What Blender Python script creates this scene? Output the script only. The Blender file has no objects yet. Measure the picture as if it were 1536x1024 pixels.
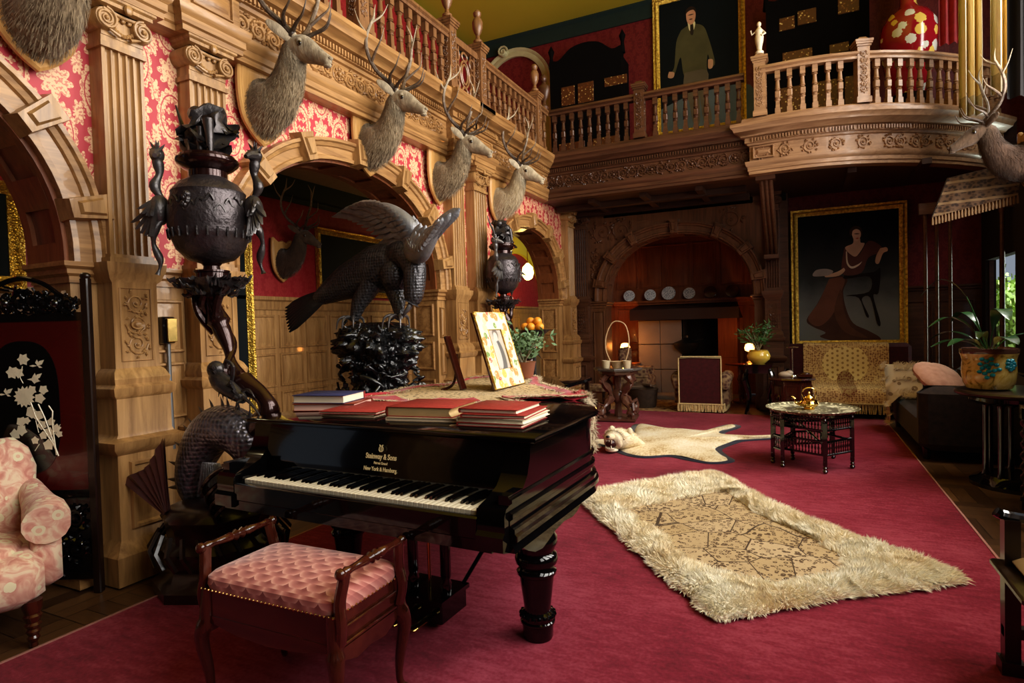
import bpy, math, random
from math import sin, cos, pi, radians as R, sqrt, atan2
from mathutils import Vector as V, Matrix, noise as mnoise, Euler
S = bpy.context.scene
COL = S.collection
random.seed(7)

# ---------------------------------------------------------------- mesh builder
def frame(z, x=None):
    z = V(z).normalized()
    a = V(x) if x is not None else (V((0, 0, 1)) if abs(z.z) < .9 else V((1, 0, 0)))
    y = z.cross(a)
    if y.length < 1e-6: y = z.cross(V((0, 1, 0)))
    y.normalize(); x = y.cross(z)
    return x, y, z

class MB:
    def __init__(s): s.v = []; s.f = []
    def add(s, vs, fs):
        n = len(s.v); s.v += [tuple(p) for p in vs]; s.f += [tuple(i + n for i in f) for f in fs]; return s
    def box(s, c, d, rot=None, taper=1.0, bev=0.0):
        hx, hy, hz = d[0] / 2, d[1] / 2, d[2] / 2
        if bev:
            b = min(bev, hx * .9, hy * .9, hz * .9)
            pts = []; rings = []
            for z, k in ((-hz, b), (-hz + b, 0), (hz - b, 0), (hz, b)):
                x, y, e = hx - k, hy - k, b
                r = [(x - e, -y), (x, -y + e), (x, y - e), (x - e, y), (-x + e, y), (-x, y - e), (-x, -y + e), (-x + e, -y)]
                rings.append(len(pts)); pts += [(p[0], p[1], z) for p in r]
            fs = [tuple(range(7, -1, -1)), tuple(range(24, 32))]
            for k in range(3):
                for i in range(8):
                    j = (i + 1) % 8
                    fs.append((k * 8 + i, k * 8 + j, k * 8 + 8 + j, k * 8 + 8 + i))
        else:
            pts = [(-hx, -hy, -hz), (hx, -hy, -hz), (hx, hy, -hz), (-hx, hy, -hz), (-hx * taper, -hy * taper, hz), (hx * taper, -hy * taper, hz), (hx * taper, hy * taper, hz), (-hx * taper, hy * taper, hz)]
            fs = [(3, 2, 1, 0), (4, 5, 6, 7), (0, 1, 5, 4), (1, 2, 6, 5), (2, 3, 7, 6), (3, 0, 4, 7)]
        m = Euler(rot).to_matrix() if rot else None
        out = []
        for p in pts:
            p = V(p)
            if m: p = m @ p
            out.append(p + V(c))
        return s.add(out, fs)
    def bb(s, x0, x1, y0, y1, z0, z1, bev=0.0):
        return s.box(((x0 + x1) / 2, (y0 + y1) / 2, (z0 + z1) / 2), (abs(x1 - x0), abs(y1 - y0), abs(z1 - z0)), bev=bev)
    def grid(s, rows, cu=False, cv=False, flip=False):
        """rows of points"""
        nu, nv = len(rows), len(rows[0]); fs = []
        for i in range(nu if cu else nu - 1):
            for j in range(nv if cv else nv - 1):
                a, b, c, d = i * nv + j, i * nv + (j + 1) % nv, ((i + 1) % nu) * nv + (j + 1) % nv, ((i + 1) % nu) * nv + j
                fs.append((a, b, c, d) if not flip else (d, c, b, a))
        return s.add([p for r in rows for p in r], fs)
    def lathe(s, prof, loc=(0, 0, 0), n=24, axis=(0, 0, 1), sx=1, sy=1, cap=True, fn=None):
        x, y, z = frame(axis); rows = []
        for r, h in prof:
            row = []
            for i in range(n):
                a = 2 * pi * i / n; rr = r * (fn(a, h) if fn else 1)
                row.append(V(loc) + x * (rr * cos(a) * sx) + y * (rr * sin(a) * sy) + z * h)
            rows.append(row)
        k = len(s.v); s.grid(rows, cv=True)
        if cap:
            if prof[0][0] > 1e-4: s.f.append(tuple(k + i for i in range(n))[::-1])
            if prof[-1][0] > 1e-4: s.f.append(tuple(k + (len(prof) - 1) * n + i for i in range(n)))
        return s
    def tube(s, path, rad, n=8, cap=True, flat=1.0, up=None, closed=False):
        P = [V(p) for p in path]; m = len(P)
        if not hasattr(rad, '__len__'): rad = [rad] * m
        rows = []; px = None
        for i in range(m):
            if closed: t = P[(i + 1) % m] - P[i - 1]
            else: t = P[min(i + 1, m - 1)] - P[max(i - 1, 0)]
            if t.length < 1e-9: t = V((0, 0, 1))
            t.normalize()
            if px is None: x, y, _ = frame(t, up)
            else:
                x = px - t * px.dot(t)
                if x.length < 1e-6: x = frame(t)[0]
                x.normalize(); y = t.cross(x)
            if up is not None:
                u = V(up); xx = u - t * u.dot(t)
                if xx.length > 1e-3: x = xx.normalized(); y = t.cross(x)
            px = x
            r = rad[i]; rx, ry = (r if hasattr(r, '__len__') else (r, r * flat))
            rows.append([P[i] + x * (rx * cos(2 * pi * k / n)) + y * (ry * sin(2 * pi * k / n)) for k in range(n)])
        k = len(s.v); s.grid(rows, cv=True, cu=closed)
        if cap and not closed:
            s.f.append(tuple(k + i for i in range(n))[::-1]); s.f.append(tuple(k + (m - 1) * n + i for i in range(n)))
        return s
    def ball(s, c, r, nu=12, nv=8, rot=None, fn=None):
        r = r if hasattr(r, '__len__') else (r, r, r)
        m = Euler(rot).to_matrix() if rot else Matrix.Identity(3); rows = []
        for j in range(nv + 1):
            th = pi * j / nv; row = []
            for i in range(nu):
                a = 2 * pi * i / nu; d = V((sin(th) * cos(a), sin(th) * sin(a), -cos(th)))
                k = fn(d) if fn else 1
                row.append(V(c) + m @ V((d.x * r[0] * k, d.y * r[1] * k, d.z * r[2] * k)))
            rows.append(row)
        return s.grid(rows, cv=True)
    def sweep(s, path, prof, closed=False, up=(0, 0, 1), cap=True, pclosed=True):
        """mitred sweep: prof=[(out,height)], out = to the right of travel"""
        P = [V(p) for p in path]; m = len(P); up = V(up); rows = []
        for i in range(m):
            a = (P[i] - P[i - 1]) if (i > 0 or closed) else (P[1] - P[0])
            b = (P[(i + 1) % m] - P[i]) if (i < m - 1 or closed) else (P[-1] - P[-2])
            a.normalize(); b.normalize()
            na, nb = a.cross(up).normalized(), b.cross(up).normalized()
            nn = na + nb
            nn = nn.normalized() if nn.length > 1e-5 else na
            k = 1 / max(.25, nn.dot(na))
            rows.append([P[i] + nn * (o * k) + up * h for o, h in prof])
        k = len(s.v); n = len(prof); s.grid(rows, cu=closed, cv=pclosed)
        if cap and not closed and pclosed:
            s.f.append(tuple(k + i for i in range(n))); s.f.append(tuple(k + (m - 1) * n + i for i in range(n))[::-1])
        return s
    def prism(s, poly, fn0, fn1):
        n = len(poly)
        return s.add([fn0(*p) for p in poly] + [fn1(*p) for p in poly],
                     [tuple(range(n))[::-1], tuple(range(n, 2 * n))] + [(i, (i + 1) % n, n + (i + 1) % n, n + i) for i in range(n)])
    def rough(s, amp, sc, seed=0, frm=0, oc=3):
        for i in range(frm, len(s.v)):
            p = V(s.v[i]); q = p * sc + V((seed, seed * 1.3, seed * .7))
            d = V((mnoise.fractal(q, 1, 2, oc), mnoise.fractal(q + V((9, 3, 5)), 1, 2, oc), mnoise.fractal(q + V((2, 17, 8)), 1, 2, oc)))
            s.v[i] = tuple(p + d * amp)
        return s
    def xf(s, M, frm=0):
        for i in range(frm, len(s.v)): s.v[i] = tuple(M @ V(s.v[i]))
        return s
    def build(s, name, mat, parent=None, ang=38, mats=None, midx=None):
        me = bpy.data.meshes.new(name); me.from_pydata(s.v, [], s.f); me.validate()
        me.materials.append(mat)
        me.polygons.foreach_set('use_smooth', [True] * len(me.polygons))
        me.set_sharp_from_angle(angle=R(ang))
        o = bpy.data.objects.new(name, me); COL.objects.link(o)
        if parent is not None: o.parent = parent
        return o

def thing(name, label, cat, loc=(0, 0, 0), rz=0, group=None, rot=None):
    o = bpy.data.objects.new(name, None); COL.objects.link(o); o.empty_display_size = .05
    o.location = loc; o.rotation_euler = rot if rot else (0, 0, rz)
    return tag(o, label, cat, group)
def tag(o, label, cat, group=None, kind=None):
    if label: o['label'] = label
    if cat: o['category'] = cat
    if group: o['group'] = group
    if kind: o['kind'] = kind
    return o
def struct(o): o['kind'] = 'structure'; return o
def kids(o): return [c for c in bpy.data.objects if c.parent == o]
def dup(root, label=None, loc=None, rz=None, group=None, scale=None):
    def rec(o, par):
        c = o.copy(); COL.objects.link(c); c.parent = par
        for ch in kids(o): rec(ch, c)
        return c
    c = rec(root, None)
    if label: c['label'] = label
    if loc: c.location = loc
    if rz is not None: c.rotation_euler = (0, 0, rz)
    if group: c['group'] = group
    if scale: c.scale = (scale,) * 3
    return c

# ---------------------------------------------------------------- materials
class X:
    def __init__(s, t, k): s.t = t; s.k = k
    def _m(s, op, b=None, c=None, rev=False):
        n = s.t.nt.nodes.new('ShaderNodeMath'); n.operation = op
        a = [s, b, c] if not rev else [b, s, c]
        for i, q in enumerate(a):
            if q is None: continue
            if isinstance(q, X): s.t.nt.links.new(q.k, n.inputs[i])
            else: n.inputs[i].default_value = q
        return X(s.t, n.outputs[0])
    def __add__(s, b): return s._m('ADD', b)
    __radd__ = __add__
    def __sub__(s, b): return s._m('SUBTRACT', b)
    def __rsub__(s, b): return s._m('SUBTRACT', b, rev=True)
    def __mul__(s, b): return s._m('MULTIPLY', b)
    __rmul__ = __mul__
    def __truediv__(s, b): return s._m('DIVIDE', b)
    def __lt__(s, b): return s._m('LESS_THAN', b)
    def __gt__(s, b): return s._m('GREATER_THAN', b)
    def abs(s): return s._m('ABSOLUTE')
    def sin(s): return s._m('SINE')
    def cos(s): return s._m('COSINE')
    def fr(s): return s._m('FRACT')
    def fl(s): return s._m('FLOOR')
    def sqrt(s): return s._m('SQRT')
    def max(s, b): return s._m('MAXIMUM', b)
    def min(s, b): return s._m('MINIMUM', b)
    def pow(s, b): return s._m('POWER', b)
    def mod(s, b): return s._m('FLOORED_MODULO', b)
    def atan2(s, b): return s._m('ARCTAN2', b)
def hyp(a, b): return (a * a + b * b).sqrt()

class T:
    def __init__(s, name):
        s.m = bpy.data.materials.new(name); s.m.use_nodes = True; s.nt = s.m.node_tree
        s.b = s.nt.nodes['Principled BSDF']
    def N(s, t, **k):
        n = s.nt.nodes.new('ShaderNode' + t)
        for a, v in k.items(): setattr(n, a, v)
        return n
    def inp(s, sock, v):
        if isinstance(v, X): s.nt.links.new(v.k, sock)
        elif hasattr(v, '__len__') and len(v) == 3 and sock.type == 'RGBA': sock.default_value = (*v, 1)
        else: sock.default_value = v
    def obj(s): return X(s, s.N('TexCoord').outputs['Object'])
    def uvw(s, world=False):
        src = s.N('NewGeometry').outputs['Position'] if world else s.N('TexCoord').outputs['Object']
        n = s.N('SeparateXYZ'); s.nt.links.new(src, n.inputs[0])
        return [X(s, n.outputs[i]) for i in range(3)]
    def vec(s, x, y, z):
        n = s.N('CombineXYZ')
        for i, q in enumerate((x, y, z)): s.inp(n.inputs[i], q)
        return X(s, n.outputs[0])
    def scl(s, v, k):
        n = s.N('Mapping'); s.inp(n.inputs[0], v); n.inputs['Scale'].default_value = k if hasattr(k, '__len__') else (k, k, k)
        return X(s, n.outputs[0])
    def noise(s, scale=5, detail=4, vec=None, dist=0, rough=.5):
        n = s.N('TexNoise'); s.inp(n.inputs['Vector'], vec or s.obj())
        n.inputs['Scale'].default_value = scale; n.inputs['Detail'].default_value = detail; n.inputs['Distortion'].default_value = dist; n.inputs['Roughness'].default_value = rough
        return X(s, n.outputs[0])
    def vor(s, scale=5, vec=None, out='Distance', feature='F1', rnd=1):
        n = s.N('TexVoronoi', feature=feature); s.inp(n.inputs['Vector'], vec or s.obj()); n.inputs['Scale'].default_value = scale; n.inputs['Randomness'].default_value = rnd
        return X(s, n.outputs[out])
    def ramp(s, f, stops, interp='LINEAR'):
        n = s.N('ValToRGB'); s.inp(n.inputs[0], f); e = n.color_ramp.elements; n.color_ramp.interpolation = interp
        while len(e) < len(stops): e.new(.5)
        for i, (p, c) in enumerate(stops):
            e[i].position = p; e[i].color = (*c, 1) if hasattr(c, '__len__') else (c, c, c, 1)
        return X(s, n.outputs[0])
    def mix(s, f, a, b):
        n = s.N('Mix', data_type='RGBA'); n.clamp_factor = True
        s.inp(n.inputs[0], f); s.inp(n.inputs[6], a); s.inp(n.inputs[7], b)
        return X(s, n.outputs[2])
    def bump(s, h, k=.3, d=.01):
        n = s.N('Bump'); s.inp(n.inputs['Height'], h); n.inputs['Strength'].default_value = k; n.inputs['Distance'].default_value = d
        s.nt.links.new(n.outputs[0], s.b.inputs['Normal'])
    def set(s, col=None, rough=None, metal=None, coat=None, emis=None, es=1, sheen=None, alpha=None, trans=None, spec=None, ior=None, sss=None):
        i = s.b.inputs
        for k, v in (('Base Color', col), ('Roughness', rough), ('Metallic', metal), ('Coat Weight', coat), ('Emission Color', emis), ('Sheen Weight', sheen), ('Alpha', alpha), ('Transmission Weight', trans), ('Specular IOR Level', spec), ('IOR', ior)):
            if v is not None: s.inp(i[k], v)
        if emis is not None: s.inp(i['Emission Strength'], es)
        return s.m
MC = {}
def plain(name, col, rough=.5, metal=0, bump=0, bs=40, var=.15, **k):
    if name in MC: return MC[name]
    t = T(name); n = t.noise(bs * .3, 3)
    c = t.mix(n, tuple(x * (1 - var) for x in col), tuple(min(1, x * (1 + var)) for x in col))
    if bump: t.bump(t.noise(bs, 5), bump, .006)
    MC[name] = t.set(c, rough, metal, **k); return MC[name]
def wood(name, dark, light, axis=2, rough=.38, sc=1.0, coat=.15, bump=.12, spec=.5):
    if name in MC: return MC[name]
    t = T(name); k = [14 * sc] * 3; k[axis] = 1.1 * sc
    g = t.noise(1.6, 6, t.scl(t.obj(), k), dist=.6, rough=.62)
    g2 = t.noise(.9 * sc, 3)
    f = g * .8 + g2 * .35
    c = t.ramp(f, [(.35, dark), (.72, light)])
    t.bump(g, bump, .004)
    MC[name] = t.set(c, rough, coat=coat, spec=spec); return MC[name]

OAK = wood('oak_panelling', (.17, .078, .024), (.48, .28, .112), 2)
OAKH = wood('oak_moulding', (.16, .07, .022), (.48, .27, .105), 1)
OAKX = wood('oak_moulding_across', (.19, .09, .035), (.46, .25, .11), 0)
OAKD = wood('shaded_brown_oak', (.04, .016, .009), (.13, .055, .028), 0)  # darker copy of the oak; the end gallery's shade put into its colour
OAKR = wood('red_brown_oak', (.10, .028, .010), (.25, .085, .03), 2)
MAHOG = wood('mahogany', (.025, .005, .003), (.09, .020, .010), 0, rough=.18, coat=.6, bump=.03)
MAHOGV = wood('mahogany_upright', (.025, .005, .003), (.09, .020, .010), 2, rough=.18, coat=.6, bump=.03)
DARKW = wood('blackened_wood', (.006, .003, .002), (.028, .012, .007), 2, rough=.3, coat=.3)
EBONY = plain('black_lacquer', (.004, .004, .0045), .07, coat=1, var=.05)
BRONZE = plain('dark_bronze', (.07, .062, .062), .28, metal=.55, bump=.5, bs=60, var=.5)
BRONZE_RED = plain('red_brown_bronze', (.035, .012, .010), .2, metal=.5, bump=.12, bs=30, var=.4, coat=.4)
BRONZE_G = plain('grey_bronze', (.16, .15, .15), .38, metal=.6, bump=.35, bs=80, var=.4)
BRASS = plain('brass', (.75, .52, .18), .22, metal=1, bump=.05, var=.15)
BLACKM = plain('black_iron', (.008, .008, .008), .4)
VOID = plain('dull_black', (.004, .0035, .003), .9)  # flat near-black for the firebox and alcove ceiling
def gilt():
    t = T('gilding'); n = t.vor(55); m = t.noise(30, 4)
    t.bump(n + m, .9, .006)
    return t.set(t.ramp(m, [(.3, (.35, .18, .02)), (.7, (.85, .6, .12))]), .35, metal=.8)
GILT = gilt()
def damask(axis=1, name='damask_wallpaper', red=(.46, .04, .055), cream=(.74, .48, .28), dim=1.0):
    t = T(name); p = t.uvw(True); u, z = p[axis], p[2]
    W, Hh = .225, .56
    c = (u / W).fl(); a = ((u / W).fr() - .5) * W
    b = ((z / Hh + c.mod(2) * .5).fr() - .5) * Hh
    def ring(ex, ez, A, B, r0, wd, k):
        r = hyp(ex / A, ez / B); th = (ez / B).atan2(ex / A)
        return ((r - r0).abs() < (wd * (.62 + .38 * (th * k).sin().abs())))
    g = ring(a, b, .094, .165, .82, .30, 9)
    g = g * (1 - ring(a, b, .094, .165, .83, .04, 9))
    ca, cb = a.abs() - .022, b.abs() - .034
    th = ca.atan2(cb); cr = hyp(ca, cb) < (.022 * (.45 + .55 * (th * 2).cos().abs()))
    d = .5 * Hh - b.abs(); th2 = a.atan2(d)
    pal = hyp(a, d * .9) < (.092 * (.62 + .38 * (th2 * 4).cos().abs()))
    al = W * .5 - a.abs(); b2 = b.abs() - .14
    th3 = al.atan2(b2); leaf = hyp(al * 1.3, b2 * .55) < (.044 * (.6 + .4 * (th3 * 5).sin().abs()))
    f = g.max(cr).max(pal).max(leaf)
    lace = t.noise(75, 2, t.N('NewGeometry').outputs['Position'] if 0 else t.vec(*p)) > .46
    f = f * (.35 + .65 * lace)
    big = t.noise(.9, 2, t.vec(*p))
    col = t.mix(f, t.mix(big, tuple(x * .8 for x in red), tuple(x * 1.15 for x in red)), cream)
    t.bump(f, .15, .003)
    return t.set(col, .55)
DAMASK_Y = damask(1)
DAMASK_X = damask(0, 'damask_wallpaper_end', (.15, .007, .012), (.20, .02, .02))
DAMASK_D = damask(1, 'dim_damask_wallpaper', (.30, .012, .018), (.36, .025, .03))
def fabric(name, c1, c2, scale=40, bumpk=.4, rough=.9, sheen=.3, vor=False):
    t = T(name); n = t.vor(scale) if vor else t.noise(scale, 4)
    t.bump(t.noise(scale * 6, 2), bumpk, .002)
    return t.set(t.ramp(n, [(.3, c1), (.65, c2)]), rough, sheen=sheen)
# ---------------------------------------------------------------- camera
def rotm(pitch, roll, yaw):
    A = Matrix(((cos(yaw), sin(yaw), 0), (-sin(yaw), cos(yaw), 0), (0, 0, 1)))
    B = Matrix(((1, 0, 0), (0, 0, -1), (0, 1, 0)))
    P = Matrix(((1, 0, 0), (0, cos(pitch), -sin(pitch)), (0, sin(pitch), cos(pitch))))
    Q = Matrix(((cos(roll), -sin(roll), 0), (sin(roll), cos(roll), 0), (0, 0, 1)))
    return Q @ P @ B @ A
_m = rotm(.0275, -.0265, .451)
cam = bpy.data.objects.new('camera', bpy.data.cameras.new('camera')); COL.objects.link(cam)
mw = Matrix.Identity(4)
for i in range(3): mw[i][0] = _m[0][i]; mw[i][1] = -_m[1][i]; mw[i][2] = -_m[2][i]
mw[2][3] = 1.4
cam.matrix_world = mw; cam.data.lens = 36 * 900 / 1536; cam.data.clip_start = .05; S.camera = cam

# ---------------------------------------------------------------- shared detail
def panel(mb, o, u, v, w, h, k=1.0, d=.02):
    """raised and fielded panel; o = lower left corner, n = u x v"""
    o, u, v = V(o), V(u), V(v); n = u.cross(v)
    rows = []
    for ins, hh in ((0, 0), (.006, d), (.022 * k, d), (.032 * k, .003), (.04 * k, .003), (.085 * k, d * .9)):
        rows.append([o + u * a + v * b + n * hh for a, b in ((ins, ins), (w - ins, ins), (w - ins, h - ins), (ins, h - ins))])
    s = len(mb.v); mb.grid(rows, cv=True); mb.f.append((s + 20, s + 21, s + 22, s + 23)); return mb
def spiral(cx, cy, r, a0, turns, sg, n=16):
    return [(cx + r * (1 - .82 * t / n) * cos(a0 + sg * turns * 2 * pi * t / n), cy + r * (1 - .82 * t / n) * sin(a0 + sg * turns * 2 * pi * t / n)) for t in range(n + 1)]
def scrollwork(mb, P, L, h, rad=.009, rnd=None):
    """carved rinceau: P(u,v,d)->point; runs along u for length L, height h"""
    rnd = rnd or random.Random(3); u = h * .5; i = 0
    while u < L - h * .4:
        sg = 1 if i % 2 else -1
        if i % 4 == 3:   # rosette
            for k in range(8):
                a = k * pi / 4; mb.ball(P(u + h * .25 * cos(a), h * .5 + h * .25 * sin(a), rad * .6), rad * 1.25, 6, 4)
            mb.ball(P(u, h * .5, rad), rad * 2, 8, 5)
            mb.tube([P(u + h * .4 * cos(a * pi / 6), h * .5 + h * .40 * sin(a * pi / 6), rad * .3) for a in range(13)], rad * .6, 5)
        else:
            sp = spiral(u, h * .5, h * .43, sg * pi / 2, 1.6, sg)
            mb.tube([P(a, b, rad * .5) for a, b in sp], [rad * (1.1 - .5 * t / 16) for t in range(17)], 6)
            mb.ball(P(u, h * .5, rad * .8), rad * 1.5, 6, 4)
            for k in range(15):
                a = rnd.uniform(0, 2 * pi); r0 = h * rnd.uniform(.3, .5)
                q = (u + r0 * cos(a), min(h * .97, max(.03 * h, h * .5 + r0 * sin(a))))
                q2 = (q[0] + h * .17 * cos(a + sg), min(h * .98, max(.02 * h, q[1] + h * .17 * sin(a + sg))))
                mb.tube([P(*q, rad * .3), P((q[0] + q2[0]) / 2, (q[1] + q2[1]) / 2, rad * .9), P(*q2, rad * .3)], [rad * .5, rad * 1.35, rad * .3], 5)
        u += h * .80; i += 1
    return mb
def seg(a, b, n):
    return [a + (b - a) * i / n for i in range(n + 1)]
def arc(c, a, z0, h, n=40, p=2.25):
    o = []
    for i in range(n + 1):
        t = pi - pi * i / n; cc, ss = cos(t), sin(t)
        o.append((c + a * (1 if cc > 0 else -1) * abs(cc) ** (2 / p), z0 + h * abs(ss) ** (2 / p)))
    return o

# ---------------------------------------------------------------- floor, carpet
def parquet():
    t = T('parquet'); p = t.uvw(True); q = .42
    cx, cy = (p[0] / q).fl(), (p[1] / q).fl(); par = (cx + cy).mod(2)
    a, b = (p[0] / q).fr(), (p[1] / q).fr()
    u = a * par + b * (1 - par); w = b * par + a * (1 - par)
    pl = (u * 4).fl(); gap = ((u * 4).fr() < .04).max(w < .012)
    idv = t.vec(cx * 3.7 + pl * 1.3, cy * 5.1 + pl, par)
    tone = t.noise(5.3, 0, idv)
    gr = t.noise(3, 5, t.vec(u * 14, w * 1.2 + pl * 5, cx + cy))
    c = t.ramp(tone * .8 + gr * .4, [(.35, (.035, .015, .007)), (.85, (.17, .085, .035))])
    t.bump(1 - gap, .5, .004)
    return t.set(t.mix(gap, c, (.006, .003, .002)), .33)
f = MB().bb(-7, 4.5, -3, 13, -.1, -.012); struct(f.build('floor', parquet()))
def carpet_m():
    t = T('crimson_carpet'); p = t.uvw(True)
    a = t.noise(1.3, 4, t.vec(*p)); b = t.noise(60, 3, t.vec(*p)); c = t.noise(9, 4, t.scl(t.vec(*p), (1, 3, 1)))
    f = a * .55 + b * .3 + c * .35
    t.bump(t.noise(420, 2, t.vec(*p)) + b * .6, .7, .006)
    return t.set(t.ramp(f, [(.38, (.115, .007, .016)), (.58, (.265, .020, .044)), (.82, (.46, .08, .12))]), .95, sheen=.06, spec=.2)
CARPET = carpet_m()
mb = MB(); mb.bb(-3.13, .985, -2.5, 9.35, -.012, 0)
c = mb.build('carpet', CARPET); tag(c, 'large plain crimson carpet covering most of the parquet floor', 'carpet')
mb = MB()
for x in (-3.13, .985): mb.bb(x - .006, x + .008, -2.5, 9.35, -.012, .004)
mb.build('carpet_binding', plain('carpet_binding_cloth', (.42, .20, .17), .9), c)

# ---------------------------------------------------------------- left wall with three arches
XW, XB = -3.65, -4.02
ARCH = [(.60, 1.34, 1.10), (4.34, 1.32, 1.07), (8.20, 1.18, 1.02)]
ZS = 1.81
wall = MB(); lin = MB()
ys = [-1.5]
for c_, a_, h_ in ARCH: ys += [c_ - a_, c_ + a_]
ys.append(10.1)
def wq(y0, y1, z0, z1, x=XW): wall.add([(x, y0, z0), (x, y1, z0), (x, y1, z1), (x, y0, z1)], [(0, 1, 2, 3)])
for i in range(0, len(ys), 2): wq(ys[i], ys[i + 1], ZS - .02, 3.36)
for c_, a_, h_ in ARCH:
    P = arc(c_, a_, ZS, h_)
    for (y0, z0), (y1, z1) in zip(P, P[1:]):
        wall.add([(XW, y0, z0), (XW, y1, z1), (XW, y1, 3.36), (XW, y0, 3.36)], [(0, 1, 2, 3)])
struct(wall.build('wall_left', DAMASK_Y))
# corridor side of the wall and the piers
for i in range(0, len(ys), 2):
    mb = MB().bb(XB, XW - .004, ys[i], ys[i + 1], 0, 3.34); struct(mb.build('wall_left_pier', OAK))
mb = MB()
for c_, a_, h_ in ARCH:
    P = arc(c_, a_, ZS, h_)
    for (y0, z0), (y1, z1) in zip(P, P[1:]):
        mb.add([(XB, y0, z0), (XB, y1, z1), (XB, y1, 3.34), (XB, y0, 3.34)], [(0, 1, 2, 3)])
struct(mb.build('wall_left_piers', OAK))
tn = [0]
def trim(mb, mat, parent=None, name=None, **k):
    if name is None: tn[0] += 1; name = 'trim_%d' % tn[0]
    o = mb.build(name, mat, parent, **k)
    if parent is None: struct(o)
    return o
# arch dressings
AP = [(0, 0), (0, .05), (-.028, .055), (-.036, .038), (-.10, .042), (-.108, .06), (-.135, .07), (-.145, .09), (-.17, .09), (-.175, 0)]
def arch_dress(c_, a_, h_, keys, P3, up, mat, matk, depth=.5, soff=None, key_l=.22, zs=ZS):
    """P3(s,z,d): wall coords -> 3D"""
    P = arc(c_, a_, zs, h_)
    m = MB(); m.sweep([P3(s, z, 0) for s, z in P], AP, up=up); t_ = trim(m, mat)
    for kf in keys:
        i = kf * (len(P) - 1); i0 = int(i); fr = i - i0; i1 = min(i0 + 1, len(P) - 1)
        s, z = [P[i0][q] * (1 - fr) + P[i1][q] * fr for q in (0, 1)]
        tx, tz = P[i1][0] - P[i0][0], P[i1][1] - P[i0][1]
        if abs(tx) + abs(tz) < 1e-6: tx, tz = 0, 1
        l = hypot(tx, tz); tx, tz = tx / l, tz / l; nx, nz = -tz, tx
        m = MB()
        def Q(a, b, d): return V(P3(s + tx * a + nx * b, z + tz * a + nz * b, d))
        for (w0, w1, b0, b1, d0, d1) in ((.062, .082, -.02, key_l, .0, .115), (.035, .05, .03, key_l - .05, .115, .135)):
            m.add([Q(-w0, b0, d0), Q(w0, b0, d0), Q(w1, b1, d0), Q(-w1, b1, d0), Q(-w0 + .012, b0 + .012, d1), Q(w0 - .012, b0 + .012, d1), Q(w1 - .012, b1 - .012, d1), Q(-w1 + .012, b1 - .012, d1)],
                  [(3, 2, 1, 0), (4, 5, 6, 7), (0, 1, 5, 4), (1, 2, 6, 5), (2, 3, 7, 6), (3, 0, 4, 7)])
        m.build('keystone', matk, t_)
    # lining of the arch
    m = MB()
    m.grid([[V(P3(s, z, 0)) for s, z in P], [V(P3(s, z, -depth)) for s, z in P]])
    n = len(P) - 1
    for e0, e1 in ((0, -.07), (-depth + .07, -depth)):
        m.grid([[V(P3(s, z, e0)) for s, z in P]] + [[V(P3(c_ + (s - c_) * .982, zs + (z - zs) * .98, e)) for s, z in P] for e in (e0, e1)] + [[V(P3(s, z, e1)) for s, z in P]])
    for k in range(0, n + 1, 4):
        i0, i1 = max(0, k - 1), min(n, k + 1)
        pts = [(P[i0], P[i1])]
        for (pa, pb) in pts:
            q = lambda p, e, kk: V(P3(c_ + (p[0] - c_) * kk, zs + (p[1] - zs) * kk, e))
            m.add([q(pa, -.05, 1), q(pb, -.05, 1), q(pb, -depth + .05, 1), q(pa, -depth + .05, 1), q(pa, -.05, .982), q(pb, -.05, .982), q(pb, -depth + .05, .982), q(pa, -depth + .05, .982)],
                  [(4, 5, 6, 7), (0, 1, 5, 4), (1, 2, 6, 5), (2, 3, 7, 6), (3, 0, 4, 7)])
    m.build('arch_lining', soff or mat, t_)
    return t_
hypot = math.hypot
LW = lambda s, z, d: (XW + d, s, z)
arch_dress(*ARCH[0], (.5, .68, .80, .93), LW, (1, 0, 0), OAKH, OAK, depth=.37, soff=OAKR)
arch_dress(*ARCH[1], (.06, .22, .36, .5, .64, .78, .93), LW, (1, 0, 0), OAKH, OAK, depth=.37, soff=OAKR)
arch_dress(*ARCH[2], (.06, .2, .35, .5, .65, .8, .94), LW, (1, 0, 0), OAKH, OAK, depth=.37, soff=OAKR)
# impost moulding and raised panels on the piers
IMP = [(-.02, 1.70), (.012, 1.70), (.012, 1.735), (.03, 1.75), (.03, 1.775), (.055, 1.79), (.055, 1.815), (-.02, 1.815)]
SKT = [(-.02, 0), (.05, 0), (.05, .16), (.03, .18), (.03, .2), (.012, .22), (-.02, .22)]
for i in range(0, len(ys), 2):
    y0, y1 = ys[i], ys[i + 1]
    if y1 < 0: continue
    m = MB(); rect = [(XB, y0, 0), (XW, y0, 0), (XW, y1, 0), (XB, y1, 0)]
    m.sweep(rect, IMP); m.sweep(rect, SKT)
    # jamb panels facing the camera (-y) and the room
    for z0, z1 in ((.28, .82), (.92, 1.24), (1.30, 1.66)):
        panel(m, (XB + .05, y0, z0), (1, 0, 0), (0, 0, 1), .27, z1 - z0)
        panel(m, (XW - .05, y1, z0), (-1, 0, 0), (0, 0, 1), .27, z1 - z0)
    trim(m, OAKH)
m = MB()
for y0, w in ((2.36, .24), (6.14, .17), (5.70, .09), (6.72, .22), (2.95, .05)):
    for z0, z1 in ((.28, .78), (.86, 1.22), (1.28, 1.62)): panel(m, (XW, y0, z0), (0, 1, 0), (0, 0, 1), w, z1 - z0, .8 if w > .15 else .4)
trim(m, OAK)

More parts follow.
